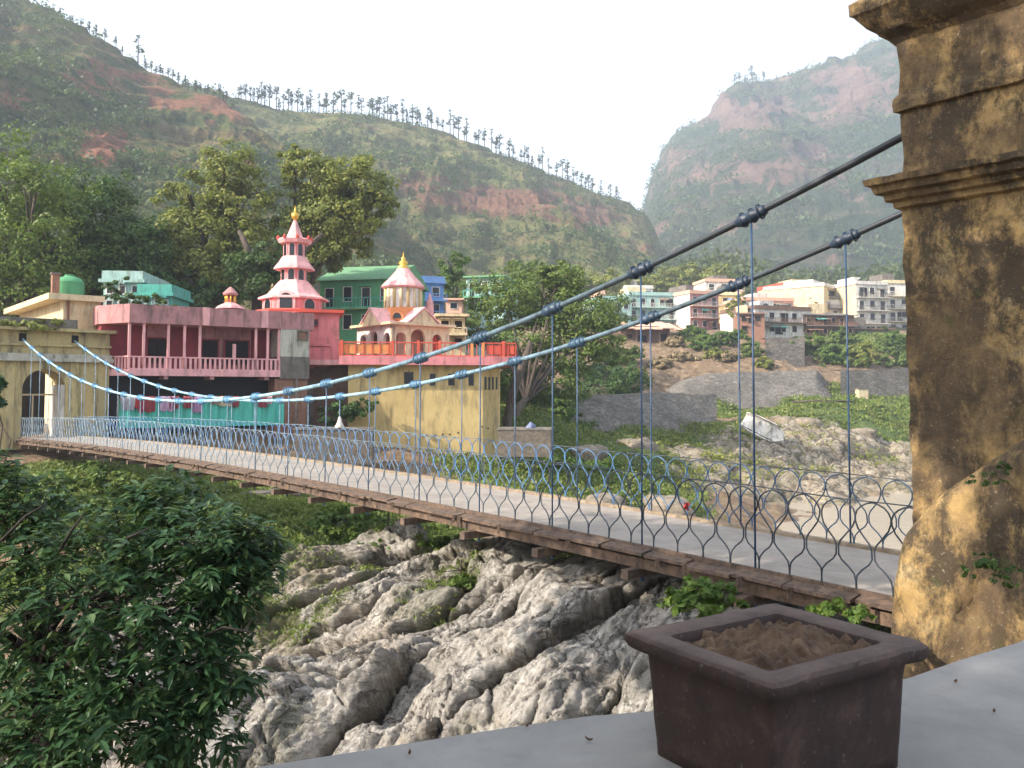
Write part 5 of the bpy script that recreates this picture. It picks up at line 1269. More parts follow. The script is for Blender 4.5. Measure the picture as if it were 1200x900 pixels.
# foliage of the near left tree: thick leaf whorls on real twigs
def near_tree():
    rs = np.random.RandomState(77); b0 = P(55, 900, 7.6)
    root = empty('tree', (b0.x, b0.y, gz(b0.x, b0.y)), 0, 'large dark leaved tree filling the lower left corner in front of the bridge', 'tree')
    lb = Vector(root.location); mb = MB(); tips = []
    fork = P(50, 775, 7.5)-lb
    mb.tube([(0, 0, -.4), (fork.x*.5+.05, fork.y*.5, fork.z*.6), fork], [.17, .13, .10], 9)
    lobes = [(60,640,90,50,7.6),(160,640,70,45,7.3),(240,640,60,40,7.0),(110,700,110,60,6.8),(30,720,80,70,7.0),(200,720,80,50,6.8),(265,690,45,45,7.0),(60,820,80,50,6.7),(160,800,80,50,6.7),(240,780,45,40,6.8),(120,860,100,40,6.5),(20,600,50,50,7.8),(-60,700,80,120,7.2),(215,850,50,40,6.6),(30,880,90,50,6.3),(285,640,40,30,7.2),(195,590,45,25,7.6),(-20,560,30,30,8)]
    limbsl = []
    for (px, py, rx, ry, Y) in lobes:
        c = P(px, py, Y)-lb; mid = fork.lerp(c, .45)+Vector((rs.normal()*.06, rs.normal()*.08, .08))
        mb.tube([fork-Vector((0,0,.05)), mid, mid.lerp(c, .6)+Vector((rs.normal()*.05, 0, rs.normal()*.05)), c], [.05, .034, .02, .010], 7); limbsl.append((mid, c, rx*Y/FPX, ry*Y/FPX))
    # the dark fork seen at the left edge and pale dead twigs
    mb.tube([fork, P(20,755,7.4)-lb, P(-20,735,7.3)-lb], [.06, .055, .045], 7)
    mb.tube([fork, P(95,750,7.2)-lb, P(120,700,7.1)-lb, P(135,640,7.1)-lb], [.05, .04, .03, .012], 7)
    for a in (((60,770,7),(110,735,6.6),(160,752,6.5),(170,760,6.5)),((140,650,6.8),(150,630,6.7),(178,618,6.7)),((70,645,7),(85,620,6.9),(100,600,6.9)),((0,635,6.9),(30,605,6.9),(55,590,6.9)),((240,745,6.6),(262,735,6.6),(300,742,6.5))):
        mb.tube([P(*q)-lb for q in a], [.012]*(len(a)-1)+[.005], 5)
    for (mid, c, rx, rz) in limbsl:
        for k in range(86):
            d = Vector(rs.normal(size=3)); d.normalize(); d = Vector((d.x*rx, d.y*rx*.8, d.z*rz))*(.35+1.0*rs.rand()**.8)
            e = c+d; s0 = c.lerp(mid, rs.rand()*.3)
            if k % 3 == 0: mb.tube([s0, s0.lerp(e, .55)+Vector((0, 0, .03)), e], [.0045, .0035, .002], 4, caps=False)
            tips.append((e, d.normalized()))
    mb.build('trunk', M['bark_dark'], root)
    Vs = []; Fs = []; n0 = 0
    # each leaf: six faces along a curved midrib
    for (e, d) in tips:
        nl = rs.randint(8, 14)
        for q in range(nl):
            az = rs.rand()*6.283; dirv = Vector((math.cos(az), math.sin(az), rs.uniform(-.55, .35)))*.9+d*.5; dirv.normalize()
            L = rs.uniform(.07, .155); w = L*rs.uniform(.14, .19); dr = rs.uniform(.15, .6)
            o_ = e+Vector(rs.normal(size=3))*.03
            up = Vector((0, 0, 1)); side = dirv.cross(up)
            if side.length < .01: side = Vector((1, 0, 0))
            side.normalize(); roll = rs.uniform(-.5, .5); up2 = side.cross(dirv); side = (side*math.cos(roll)+up2*math.sin(roll))
            ps = []
            for t in (0, .3, .65, 1): ps.append(o_+dirv*L*t-Vector((0, 0, dr*L*t*t*.6)))
            fold = up2*(w*.28)
            vs = [ps[0], ps[1]+side*w+fold, ps[1], ps[1]-side*w+fold, ps[2]+side*w*.85+fold, ps[2], ps[2]-side*w*.85+fold, ps[3]]
            Vs.extend([tuple(v) for v in vs])
            Fs.extend([(n0, n0+1, n0+2, n0+2), (n0, n0+2, n0+3, n0+3), (n0+1, n0+4, n0+5, n0+2), (n0+2, n0+5, n0+6, n0+3), (n0+4, n0+7, n0+5, n0+5), (n0+5, n0+7, n0+6, n0+6)]); n0 += 8
    m = bpy.data.meshes.new('crown'); m.from_pydata(Vs, [], [tuple(dict.fromkeys(f)) for f in Fs]); m.materials.append(M['leaf_near'])
    o = bpy.data.objects.new('crown', m); COL.objects.link(o); o.parent = root
near_tree()
tree('yellow green leafy sapling just below the far left end of the deck', gb(58,600,30), [(60,565,18,22),(50,590,22,16),(70,585,18,16)], 28, 'leaf_bright', 3200, .17, seed=90, trunk_r=.06, cat='bush', name='bush')
tree('grey green bush under the left part of the deck', gb(130,600,30), [(105,560,24,20),(135,570,26,24),(120,595,34,18)], 29, 'leaf_mid', 5000, .18, seed=91, trunk_r=.06, cat='bush', name='bush')
tree('dark shrub at the lower left behind the big tree', gb(20,600,30), [(10,580,36,30),(40,610,36,22)], 29, 'leaf_mid', 5000, .18, seed=92, trunk_r=.06, cat='bush', name='bush')
tree('long leaved shrub growing at the left edge before the gate tower', gb(0,470,20), [(-12,445,16,14),(-20,470,20,20)], 20, 'leaf_near', 900, .28, seed=93, trunk_r=.05, cat='bush', name='bush')
tree('grassy green shrub left of the brown retaining wall', gb(215,620,30), [(190,600,34,14),(235,612,30,14),(150,620,40,16)], 30, 'leaf_bright', 5000, .18, seed=94, trunk_r=.05, cat='bush', name='bush')
tree('bright bush between the brown retaining wall and the rock crest', gb(395,640,28), [(375,612,34,12),(420,605,28,14),(345,640,40,12)], 30, 'leaf_bright', 5200, .16, seed=95, trunk_r=.05, cat='bush', name='bush')
tree('light green bush on top of the rock crest under the deck', (lambda c: (c.x, c.y, rock_z(c.x, c.y)))(P(530,650,19.5)), [(505,640,18,9),(535,636,20,11),(560,648,18,9),(520,655,26,8)], 19.5, 'leaf_bright', 4200, .11, seed=96, trunk_r=.03, cat='bush', name='bush')
for (px, py, Y, rx, ry, lab, sd) in ((455,634,21.2,34,11,'leafy green bush on the rock crest furthest left under the deck',201),(400,622,23,30,12,'spreading green bush left of the rock crest',202),(585,655,18.2,22,9,'small leafy bush on the rock right under the middle beams',203),(540,680,16.6,16,9,'yellow green tuft in the long diagonal rock joint',204)):
    c_ = P(px, py+ry, Y); zc_ = max(rock_z(c_.x, c_.y), gz(c_.x, c_.y)-1.6)
    dz_ = (zc_-c_.z); pp_ = [(px-rx*.5, py+ry*.2, rx*.5, ry*.7), (px, py, rx*.6, ry*.8), (px+rx*.5, py+ry*.3, rx*.5, ry*.6)]
    tree(lab, (c_.x, c_.y, zc_-.1), pp_, Y-.6, 'leaf_bright', 2600, .10, seed=sd, trunk_r=.02, cat='bush', name='bush')
tree('broad leaved bush behind the planter at the deck edge', gb(820,712,9.6), [(792,698,16,12),(820,690,20,14),(850,694,18,12),(822,706,40,10)], 9.6, 'leaf_bright', 1500, .10, seed=97, trunk_r=.02, cat='bush', name='bush', per=22)
tree('small weed growing between the deck edge and the pier foot', gb(985,725,8.3), [(975,712,20,7),(1005,718,20,8),(955,716,14,6)], 8.3, 'leaf_bright', 700, .075, seed=98, trunk_r=.012, cat='weed', name='weed', per=22)
tree('moss and grass cushion growing on the parapet of the gate tower', tuple(B(51.9, .2, 6.2)), [(20,383,26,7),(45,380,22,7),(10,390,24,8),(62,382,8,5)], 46, 'leaf_olive', 3500, .16, seed=99, cat='plant', name='plant', limbs=False)
tree('ferns rooted in the crack of the anchor block', tuple(B(3.6, -1.25, .6)), [(1155,655,14,10),(1178,675,14,18),(1135,668,9,8)], 7.75, 'leaf_dark', 900, .035, seed=100, cat='plant', name='plant', limbs=False, per=22)
tree('twiggy weed sprouting on top of the anchor block', tuple(B(3.4, -1.0, 1.5)), [(1155,562,20,7),(1178,550,12,7)], 7.9, 'leaf_dark', 300, .035, seed=101, cat='plant', name='plant', limbs=False, per=20)
tree('green creeper over the bank left of the wreck', gb(690,560,58), [(660,545,26,12),(700,550,30,12),(740,575,26,12),(690,580,30,10),(655,575,26,10)], 58, 'leaf_bright', 9000, .24, seed=102, trunk_r=.05, cat='bush', name='bush')
tree('bright green shrubs right of the square masonry block', gb(668,510,78), [(650,500,22,10),(680,508,26,12),(665,520,30,10)], 74, 'leaf_bright', 5000, .28, seed=103, trunk_r=.08, cat='bush', name='bush')
tree('small dark tree by the foot of the yellow wall', gb(395,510,54), [(405,480,18,12),(425,478,16,12),(385,485,14,12)], 54, 'leaf_dark', 3500, .22, seed=104, trunk_r=.08)

# shade trees on the viewer's own bank, behind the camera: they throw the dappled shade
def shade(label, x, y, lobes, n, size, seed):
    rs = np.random.RandomState(seed); z = gz(x, y); root = empty('tree', (x, y, z), 0, label, 'tree')
    p, nr = crown_points(lobes, n, rs); V, F = leaf_quads(p, nr, size*(.6+.8*rs.rand(n)), rs, .7); np_mesh('crown', V, F, M['leaf_mid'], root)
    mb = MB(); mb.tube([(0,0,-.5),(.2,.1,3),(0,0,6)], [.5,.4,.3], 8)
    for l in lobes: mb.tube([(0,0,5), Vector(l[:3])*.6+Vector((0,0,2)), Vector(l[:3])], [.25,.15,.06], 6)
    mb.build('trunk', M['bark'], root)
SHADE = True
if SHADE:
    shade('spreading shade tree on the near bank behind the viewpoint', -12, -3, [(4,0,11,4,4,2.2),(6,-4,10.5,4,4,2.2),(7,4.5,13,1.8,1.8,1.2),(5.5,5.6,15.8,2.7,2.4,2.4),(2.6,9.5,12.6,3.2,3,1.3),(-1,-4,12,4,4,2.2),(8,-1,12,2.6,3,1.6)], 44000, .32, 5)

# ground cover: grass tufts over the green patches
def grass_cover():
    rs = np.random.RandomState(12); Vs = []
    pts = []
    for (px, py, Y, r) in GRASS:
        c = P(px, py, Y); n = int(min(1600, 26*r*r*(60./max(Y, 30))**1.3*.6))
        a = rs.rand(n)*6.283; q = r*1.05*np.sqrt(rs.rand(n)); pts.append(np.stack([c.x+q*np.cos(a), c.y+q*np.sin(a), np.full(n, Y)], 1))
    Pn = np.concatenate(pts); z = ground_z(Pn[:,0], Pn[:,1]); ok = z > WATER_Z+.8
    ub = (Pn[:,0]-7.53)*-.656+(Pn[:,1]-6.54)*.755; vb = (Pn[:,0]-7.53)*.755+(Pn[:,1]-6.54)*.656
    ok &= ~((vb > -.8) & (vb < 3.4) & (ub < 53) & (z > -1.0))
    Pn = Pn[ok]; z = z[ok]; n = len(Pn); k = 10
    s = np.repeat(.07+Pn[:,2]*.0028, k); base = np.repeat(np.stack([Pn[:,0], Pn[:,1], z], 1), k, 0)+rs.normal(size=(n*k, 3))*np.array([1, 1, .12])*s[:,None]*1.3+np.array([0, 0, .06])
    nr = rs.normal(size=(n*k, 3))*np.array([1, 1, .5])+np.array([0, 0, .35])
    V, F = leaf_quads(base+np.array([0, 0, 1])*s[:,None]*.35, nr, s*(.7+.9*rs.rand(n*k)), rs, .5)
    o = np_mesh('grass', V, F, M['grass']); tag(o, 'low bright green growth covering the river banks', 'grass', kind='stuff')
grass_cover()
# tufts in the joints of the rock
def rock_grass():
    rs = np.random.RandomState(15); m = np.argwhere((moss > .45)); sel = m[rs.randint(0, len(m), 5200)]
    b_ = np.stack([RXD[sel[:,0], sel[:,1]], RYD[sel[:,0], sel[:,1]], RZ[sel[:,0], sel[:,1]]], 1); b_ = b_[(b_[:,1] > 9)]; n = len(b_); k = 5
    base = np.repeat(b_, k, 0)+rs.normal(size=(n*k, 3))*np.array([.05, .05, .02]); nr = rs.normal(size=(n*k, 3))*np.array([1, 1, .4])+np.array([0, 0, .3])
    V, F = leaf_quads(base+np.array([0, 0, .03]), nr, .05+.06*rs.rand(n*k), rs, .4)
    tag(np_mesh('moss_and_grass', V, F, M['grass']), 'moss and grass tufts in the joints of the pale rock', 'grass', kind='stuff')
rock_grass()
def mound_weeds():
    rs = np.random.RandomState(22); c = []
    for (px, py, Y, r) in ROCKP:
        q = P(px, py, Y); a = rs.rand(60)*6.283; d = r*1.2*np.sqrt(rs.rand(60)); c.append(np.stack([q.x+d*np.cos(a), q.y+d*np.sin(a)], 1))
    c = np.concatenate(c); z = ground_z(c[:,0], c[:,1]); c = np.column_stack([c, z])[z > WATER_Z+1.4]; k = 16
    base = np.repeat(c, k, 0)+rs.normal(size=(len(c)*k, 3))*np.array([.55, .55, .18])+np.array([0, 0, .35])
    V, F = leaf_quads(base, rs.normal(size=(len(c)*k, 3))+np.array([0, 0, .4]), .22+.22*rs.rand(len(c)*k), rs, .5)
    tag(np_mesh('weeds', V, F, M['leaf_olive']), 'olive weeds rooted over the bare rocky mound', 'weeds', kind='stuff')
mound_weeds()
# scrub over the hillsides and the trees of the ridges
def hill_scrub(name, hn, n, size, seed, mat, lab, k=10, tmin=.03):
    cols, t, X, Y, Z, rk, nr = HILLS[hn]; rs = np.random.RandomState(seed)
    i = rs.randint(int(tmin*nr), nr, n*3); j = rs.randint(0, X.shape[1], n*3); dens = fbm(X[i,j]*.03, Z[i,j]*.05, seed, 4)
    ok = (rk[i,j] < .4+.3*rs.rand(n*3)) & (dens > -.25+.3*rs.rand(n*3)); i = i[ok][:n]; j = j[ok][:n]
    c = np.stack([X[i,j], Y[i,j], Z[i,j]], 1); s = size*(.5+1.1*rs.rand(len(c))**2)
    base = np.repeat(c, k, 0)+rs.normal(size=(len(c)*k, 3))*np.repeat(s, k)[:,None]*np.array([.55, .55, .38])+np.array([0, 0, .35])*np.repeat(s, k)[:,None]
    V, F = leaf_quads(base, rs.normal(size=(len(c)*k, 3))+np.array([0, -.2, .6]), np.repeat(s, k)*.5, rs, .75)
    tag(np_mesh(name, V, F, M[mat]), lab, 'scrub', kind='stuff')
hill_scrub('hillside_scrub', 'hillside', 8000, 1.8, 1, 'scrub', 'low scrub dotting the steep left hillside', 12)
hill_scrub('hill_scrub', 'hill', 6000, 2.1, 2, 'scrub', 'low scrub dotting the grassy middle hill', 11)
hill_scrub('foothill_trees', 'foothill', 7500, 3.0, 3, 'leaf_far', 'wooded foot of the hill behind the town', 12)
hill_scrub('mountain_scrub', 'mountain', 10000, 4.2, 4, 'scrub', 'scrub patches over the distant mountain', 10)
# ridge trees: three shapes, copied
def ridge_proto(seed, h, kind):
    rs = np.random.RandomState(seed); root = empty('ridge_tree', (0, 0, 0))
    mb = MB(); mb.tube([(0,0,-1.5),(rs.normal()*.1,0,h*.5),(rs.normal()*.25,0,h*.92)], [.28,.2,.08], 5)
    if kind == 0: lobes = [(rs.normal()*.5, rs.normal()*.5, h*(.42+.16*k), 1.7*(1-.14*k), 1.7*(1-.14*k), 1.3) for k in range(4)]; n = 560
    elif kind == 1: lobes = [(0, 0, h*.85, 1.7, 1.7, 1.5), (rs.normal()*.7, 0, h*.66, 1.6, 1.6, 1.2), (rs.normal()*.7, 0, h*.48, 1.3, 1.3, .9)]; n = 620
    else: lobes = [(0, 0, h*.6, 2.6, 2.6, 2.3), (1.2, 0, h*.45, 1.8, 1.8, 1.4)]; n = 420
    for l in lobes: mb.tube([(0,0,l[2]-1), (l[0]+l[3]*.5, l[1], l[2])], [.1, .04], 4)
    mb.build('trunk', M['bark_dark'], root)
    p, nr = crown_points(lobes, n, rs, per=16, shell=.3); V, F = leaf_quads(p, nr, .55*(.6+.8*rs.rand(n)), rs, .7); np_mesh('crown', V, F, M['leaf_far'], root)
    return root
protos = [ridge_proto(1, 9.5, 0), ridge_proto(2, 12, 1), ridge_proto(3, 8.5, 0), ridge_proto(4, 6, 2), ridge_proto(5, 13, 0), ridge_proto(6, 10, 1)]
used = set()
def place(hn, px, sc, pi, lab, grp, rn, off=0):
    cols, t, X, Y, Z, rk, nr = HILLS[hn]; j = int(np.argmin(abs(cols-px))); i = int(np.argmin(np.abs(t-1)))
    # the crest really seen from the valley is the highest line of sight
    el = (Z[:,j]-EYE)/Y[:,j]; i = int(np.argmax(el))-off
    i = max(0, i); pr = protos[pi]
    if pi in used: c = copy_tree(pr)
    else: c = pr; used.add(pi)
    c.location = (X[i,j], Y[i,j], Z[i,j]); c.rotation_euler = (0, 0, rn.random()*6.28); c.scale = (sc, sc, sc*rn.uniform(.85, 1.15)); tag(c, lab, 'tree', grp)
rn = random.Random(4)
x = 275
while x < 728:
    sc = rn.uniform(.8, 1.3)*(1.0 if 300 < x < 560 else .9); ki = rn.choice((0, 1, 2, 4, 5)); kn = {0:'slim tiered',1:'tall flat topped',2:'short tiered',4:'tallest narrow',5:'flat topped'}[ki]; sg = 'at its left end' if x < 380 else 'above the temple' if x < 520 else 'above the broad tree' if x < 640 else 'sloping down at its right end'
    place('hill', x, sc, ki, kn+' tree on the middle hill crest, '+sg, kn+' crest trees '+sg, rn, rn.choice((0, 0, 1))); x += rn.choice((3.2, 4.5, 6, 7.5, 10, 5, 4))
for x in list(range(160, 268, 5))+[60, 75, 85, 96, 104, 112, 126, 134]:
    place('hillside', x+rn.uniform(-2, 2), rn.uniform(.4, .62), 3 if x % 2 else 2, ('round bushy' if x % 2 else 'thin tiered')+' tree on the left hillside crest, '+('left of the lone tree' if x < 150 else 'right of the lone tree'), ('round' if x % 2 else 'thin')+' left crest trees '+('left of the lone tree' if x < 150 else 'right of the lone tree'), rn, rn.choice((0, 1)))
place('hillside', 153, 1.0, 4, 'tallest lone tree standing up from the left hillside crest', None, rn)
for x, s in ((871, 1.6), (878, 1.5), (886, 2.1), (893, 1.6), (900, 1.5), (864, 1.4)):
    place('mountain', x, s, rn.choice((0, 3, 5)), 'small tree in the clump on the far mountain shoulder', 'trees on the far mountain shoulder', rn)
# ---------------------------------------------------------------- foreground terrace, parapet and planter
def slabmat():
    m, nt, b = newmat('cement_render'); co = geoco(nt)
    n = noise(nt, co, 2.2, 7, .65, .4); n2 = noise(nt, co, 40, 6, .7); n3 = noise(nt, co, 7, 6, .7, .5)
    col = ramp(nt, n, [(.3, (.235, .225, .21)), (.55, (.315, .30, .28)), (.75, (.38, .36, .335))])
    col = mix(nt, ramp(nt, n3, [(.55, 0.), (.75, .4)]), col, (.19, .18, .165)); col = mix(nt, ramp(nt, n2, [(.62, 0.), (.75, .4)]), col, (.14, .13, .12))
    nt.links.new(col, b.inputs['Base Color']); b.inputs['Roughness'].default_value = .85; bump(nt, b, n2, .35, .004); return m
M['slab'] = slabmat()
ZS = EYE-.92
edge = [(150,925),(310,897),(430,878),(560,857),(680,839),(771,831),(850,826),(930,822),(1000,812),(1073,792),(1130,772),(1197,752),(1290,705)]
pts = [G(px, py, ZS) for px, py in edge]
poly = [(p.x, p.y) for p in pts]
sl = empty('parapet', (pts[5].x, pts[5].y, -3), 0, 'wide smooth grey cement parapet top along the bottom edge of the view', 'parapet'); so = Vector(sl.location)
# cap with rounded arris
mb = MB(); near = [(poly[-1][0]+.15, .9), (poly[0][0]-.2, .9)]; full = poly+near
n = len(full); cen = Vector((sum(x for x, _ in full)/n, sum(y for _, y in full)/n, 0))
vs = []; fs = []
def inset(d): 
    out = []
    for x, y in full: v = Vector((x, y, 0))-cen; out.append((cen+v*(1-d/v.length)))
    return out
for (d, z) in ((.0, -.30), (.0, -.02), (.006, -.006), (.02, 0)):
    for p in inset(d): vs.append((p.x-so.x, p.y-so.y, ZS+z-so.z))
for k in range(3):
    for i in range(n): fs.append((k*n+(i+1) % n, k*n+i, (k+1)*n+i, (k+1)*n+(i+1) % n))
fs.append(tuple(3*n+i for i in reversed(range(n))))
mb.add(vs, fs); mb.build('cap', M['slab'], sl)
mb = MB(); mb.slab([(x-so.x, y-so.y) for x, y in [(cen.x+(x-cen.x)*.97, cen.y+(y-cen.y)*.97) for x, y in full]], -1.5, ZS-.301-so.z); mb.build('wall', M['grey'], sl)
mb = MB(); mb.slab([(-4, .85), (-4, -4), (5, -4), (5, .85)], -1.5, .85); mb.build('terrace_floor', M['slab'])['kind'] = 'structure'

# square cement planter
def pot():
    zr = EYE-.615; zb_ = ZS
    cL, cF, cR, cN = [G(px, py, zr) for px, py in ((731,742),(899,704),(1103,755),(903,800))]
    c = (cL+cF+cR+cN)/4; ex = (cR-cN+cF-cL); ex.z = 0; ang = math.atan2(ex.y, ex.x)
    hx = ((cR-cN).length+(cF-cL).length)/4; hy = ((cN-cL).length+(cR-cF).length)/4
    root = empty('planter', (c.x, c.y, zb_), ang, 'worn dark red brown square cement planter holding only dry soil', 'planter')
    H = zr-zb_; mb = MB(); ns = 26; m_ = 4*ns; vs = []; fs = []
    def ring(z, a, b_, rr, amp, seed):
        out = []
        for k in range(m_):
            s = k//ns; t = (k % ns)/ns
            q = [(-a+2*a*t, -b_), (a, -b_+2*b_*t), (a-2*a*t, b_), (-a, b_-2*b_*t)][s]
            x, y = q; dx = max(0, abs(x)-(a-rr)); dy = max(0, abs(y)-(b_-rr))
            if dx > 0 and dy > 0: l = math.hypot(dx, dy); f = rr/l if l > rr else 1; x = math.copysign(a-rr+dx*f, x); y = math.copysign(b_-rr+dy*f, y)
            j = float(fbm(np.array([x*22+seed]), np.array([y*22+z*30]), 7, 4)[0])*amp; l = math.hypot(x, y)
            out.append((x*(1+j/l), y*(1+j/l), z+float(fbm(np.array([x*16+seed*2]), np.array([y*16]), 17, 4)[0])*amp*.7))
        return out
    ta = hx-.035; tb_ = hy-.035; rim = .038
    prof = [(0, ta*.90, tb_*.90, .0015)]+[(H*f, ta*(.90+.08*f), tb_*(.90+.08*f), .003) for f in (.12,.3,.5,.7)]+[(H-rim-.006, ta*.975, tb_*.975, .002), (H-rim, hx-.006, hy-.006, .003), (H-rim*.6, hx, hy, .004), (H-.008, hx-.002, hy-.002, .005), (H, hx-.012, hy-.012, .004), (H, hx-.05, hy-.05, .003), (H-.006, hx-.082, hy-.08, .004), (H-.03, hx-.092, hy-.09, .004), (H-.09, hx-.10, hy-.10, .002), (.05, hx-.12, hy-.12, .001)]
    for i, (z, a, b_, am) in enumerate(prof): vs += ring(z, a, b_, .012, am, 3)
    for i in range(len(prof)-1):
        for k in range(m_): fs.append((i*m_+k, i*m_+(k+1) % m_, (i+1)*m_+(k+1) % m_, (i+1)*m_+k))
    fs.append(tuple(reversed(range(m_)))); fs.append(tuple((len(prof)-1)*m_+k for k in range(m_)))
    mb.add(vs, fs, True)
    m, nt, b = newmat('oxide_cement'); co = objco(nt); nn = noise(nt, co, 9, 7, .7, .3); n2 = noise(nt, co, 60, 6, .7)
    col = ramp(nt, nn, [(.3, (.020, .011, .009)), (.55, (.042, .021, .016)), (.75, (.09, .055, .044))]); col = mix(nt, ramp(nt, n2, [(.6, 0.), (.75, .6)]), col, (.24, .19, .17))
    g_ = N(nt, 'ShaderNodeNewGeometry'); sx_ = N(nt, 'ShaderNodeSeparateXYZ'); nt.links.new(g_.outputs['True Normal'], sx_.inputs[0])
    mm = N(nt, 'ShaderNodeMath', operation='MULTIPLY'); nt.links.new(ramp(nt, sx_.outputs[2], [(.6, 0.), (.9, .75)]), mm.inputs[0]); nt.links.new(ramp(nt, nn, [(.25, .4), (.6, 1.)]), mm.inputs[1])
    col = mix(nt, mm.outputs[0], col, (.15, .105, .088))       # paler tone on the upward faces of the rim
    nt.links.new(col, b.inputs['Base Color']); b.inputs['Roughness'].default_value = .8; bump(nt, b, n2, .7, .003)
    mb.build('pot', m, root)
    # soil
    n_ = 90; xs = np.linspace(-(hx-.088), hx-.088, n_); ys = np.linspace(-(hy-.088), hy-.088, n_); X, Y = np.meshgrid(xs, ys)
    Z = H-.042+.045*np.exp(-(((X-.02)/.13)**2+((Y-.03)/.09)**2))+.030*fbm(X*14, Y*14, 3, 5, .6)+.016*ridged(X*28, Y*28, 5, 4)+.006*fbm(X*90, Y*90, 6, 3)
    s1, s2, _a, _b, s3, _c2 = worley(X*26, Y*26, 9); Z = Z+.018*(s3 > .45)*np.clip(1-s1*1.9, 0, 1)**.6
    idx = np.arange(n_*n_).reshape(n_, n_); F = np.stack([idx[:-1,:-1], idx[:-1,1:], idx[1:,1:], idx[1:,:-1]], -1).reshape(-1, 4)
    m2, nt, b = newmat('dry_soil'); co = objco(nt); nn = noise(nt, co, 16, 7, .7)
    nt.links.new(ramp(nt, nn, [(.3, (.05, .03, .02)), (.55, (.15, .095, .06)), (.75, (.27, .18, .11))]), b.inputs['Base Color']); b.inputs['Roughness'].default_value = 1; bump(nt, b, noise(nt, co, 70, 6, .7), .8, .006)
    np_mesh('soil', np.stack([X, Y, Z], -1).reshape(-1, 3), F, m2, root, True)
pot()
# small things on the bridge and the banks
o = MB()
pts_ = [B(u, WB+.04, 0) for u in (9.2,)]
FLp = B(8.5, WB+.0, .1); rg = MB(); rs = np.random.RandomState(3)
vs = []; n = 8
for i in range(n+1):
    for j in range(4): vs.append((.035*(i/n-.5)*3+.02*math.sin(j*2), .03*math.sin(i*1.7+j), -.045*j+.012*math.sin(i*2.3)))
fs = [(i*4+j, (i+1)*4+j, (i+1)*4+j+1, i*4+j+1) for i in range(n) for j in range(3)]
rg.add(vs, fs, True); tag(rg.build('rag', paint('red_cloth', (.42, .04, .04), .9, .4, 20), None, B(9.6, WB+.02, .30+camber(9.6))), 'small red rag tied low on the far railing', 'rag')
# lamp shade hanging below the far cable
u_ = hu[8]; q = B(u_, WB+.04, cab(u_)-.9); lp = empty('bridge_lamp', q, 0, 'white cone shaded lamp hanging from the far cable hanger', 'lamp')
mb = MB(); mb.lathe([(.03, .42), (.05, .40), (.10, .2), (.21, -.02), (.20, -.03), (.09, .18), (.03, .38)], 14, smooth=True); mb.build('lamp_shade', M['white'], lp)
mb = MB(); mb.lathe([(.02, .05), (.05, .0), (.06, -.05), (.03, -.1)], 10, smooth=True); mb.build('bulb', M['white_old'], lp)
mb = MB(); mb.tube([(0, 0, .40), (0, 0, .62)], .012, 6); mb.build('bracket', M['hanger'], lp); lp.scale = (.72, .72, .72)
# wire tangle on the far railing
mb = MB(); rn = random.Random(6); c = B(10.7, WB+.1, .75+camber(10.7)); p = Vector((0, 0, 0)); L = [p.copy()]
for k in range(60):
    p = p*.93+Vector((rn.gauss(0, .06), rn.gauss(0, .03), rn.gauss(0, .06))); L.append(p.copy())
mb.tube(L, .006, 4); tag(mb.build('wire_tangle', M['glass'], None, c), 'dark tangle of old wire caught on the far railing', 'wire')
# cloth bundle on the masonry block
pb_ = P(622, 499, 53.5); mb = MB(); mb.lathe([(.0, -.3), (.42, -.25), (.5, .0), (.38, .3), (.2, .55), (.05, .7)], 12, smooth=True)
mb.v = [(x*(1+.25*math.sin(3*math.atan2(y, x)+z*4)), y*(1+.2*math.cos(4*math.atan2(y, x))), z) for x, y, z in mb.v]
mb.v = [(x*.7, y*.6, z*.6) for x, y, z in mb.v]
tag(mb.build('cloth_bundle', paint('bluish_cloth', (.20, .23, .38), .9, .5, 3), None, pb_+Vector((0, 0, -.18))), 'pale blue cloth bundle left on the square masonry block', 'bundle')
# driftwood and boulders on the mound
rn = random.Random(21); M['bould'] = plaster('boulder_stone', (.30, .25, .19), (.18, .15, .115), amt=.8, scale=1.6, streak=False, bmp=.9)
def boulder(px, py, Y, s, label):
    c = hit(px, py+4, 40); mb = MB(); z = c.z; n = 14; vs = []; fs = []
    for i in range(n+1):
        for j in range(18):
            th = math.pi*i/n; ph = 2*math.pi*j/18; d = Vector((math.sin(th)*math.cos(ph), math.sin(th)*math.sin(ph), math.cos(th)))
            k = 1+.35*float(fbm(np.array([d.x*1.6+px]), np.array([d.y*1.6+d.z*1.9]), 9, 4)[0]); d.x = math.copysign(abs(d.x)**.75, d.x); d.y = math.copysign(abs(d.y)**.75, d.y); d.z = math.copysign(abs(d.z)**.7, d.z)
            vs.append(Vector((d.x*s*1.3, d.y*s, d.z*s*.6))*k)
    for i in range(n):
        for j in range(18): fs.append((i*18+j, (i+1)*18+j, (i+1)*18+(j+1) % 18, i*18+(j+1) % 18))
    mb.add(vs, fs, True); o = mb.build('boulder', M['bould'], None, (c.x, c.y, z+s*.15)); o.rotation_euler.z = rn.random()*6; tag(o, label, 'boulder')
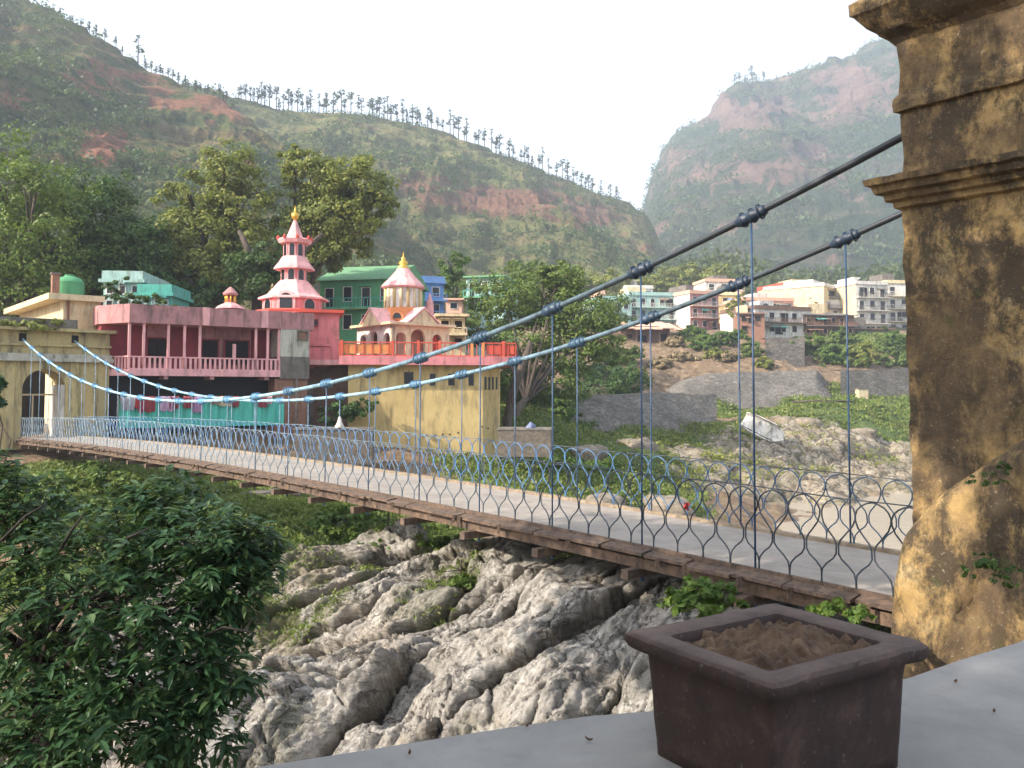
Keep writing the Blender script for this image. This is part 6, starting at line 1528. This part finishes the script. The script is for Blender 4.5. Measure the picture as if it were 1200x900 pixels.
for a in ((745,525,80,1.4,'flat pale boulder among the grass below the stone pitching'),(690,535,74,1.1,'grey boulder in the green growth right of the masonry block'),(710,590,56,.9,'small boulder on the green bank above the deck edge'),(945,497,95,1.3,'round boulder behind the white wreck'),(1010,510,96,1.6,'cracked boulder on the mound left of the pier'),(780,600,60,1.5,'boulder at the water edge under the mound')): boulder(*a)
bb = hit(1010, 470, 60); mb = MB(); tag(empty('milestone', (bb.x, bb.y, gz(bb.x, bb.y)), .2, 'pale concrete marker block in the grass before the far wall', 'marker'))
part(bpy.data.objects['milestone'], 'block', 'cream', (-.8, .8, -.4, .4, -.3, 1.7)); part(bpy.data.objects['milestone'], 'cap', 'grey', (-.88, .88, -.48, .48, 1.7, 1.85))
mb = MB(); c = hit(960, 474, 60); z = c.z; mb.tube([(-3.5, 0, .3), (0, .3, .5), (4.5, 0, .35)], .14, 7); tag(mb.build('log', M['bark'], None, (c.x, c.y, z)), 'long pale log lying in the grass above the wreck', 'log')

# dry leaves blown onto the parapet
rn = random.Random(14); dm = paint('dry_leaf', (.16, .09, .04), .8, .5, 30)
spots_ = [(618,852,'curled dry leaf on the parapet left of the planter'),(690,868,'dry leaf on the parapet close to the planter side'),(800,868,'fallen leaf against the planter foot'),(1120,800,'small dry leaf on the parapet right of the planter'),(1165,835,'dry leaf near the right end of the parapet'),(480,884,'tiny dry leaf at the parapet edge, furthest left')]
for px, py, lab in spots_:
    c = G(px, py, ZS+.004); mb = MB(); s_ = rn.uniform(.008, .014); a = rn.random()*6; vs = []
    for t in (0, .3, .7, 1):
        w = .45*math.sin(math.pi*min(.97, t*.9+.06)); x = (t-.5)*2*s_; z = .006*(2*t-1)**2
        vs += [(x, -w*s_, z+.005), (x, 0, z), (x, w*s_, z+.004)]
    mb.add(vs, [(0,3,4,1),(1,4,5,2),(3,6,7,4),(4,7,8,5),(6,9,10,7),(7,10,11,8)], True); o = mb.build('dry_leaf', dm, None, c); o.rotation_euler.z = a; tag(o, lab, 'leaf')
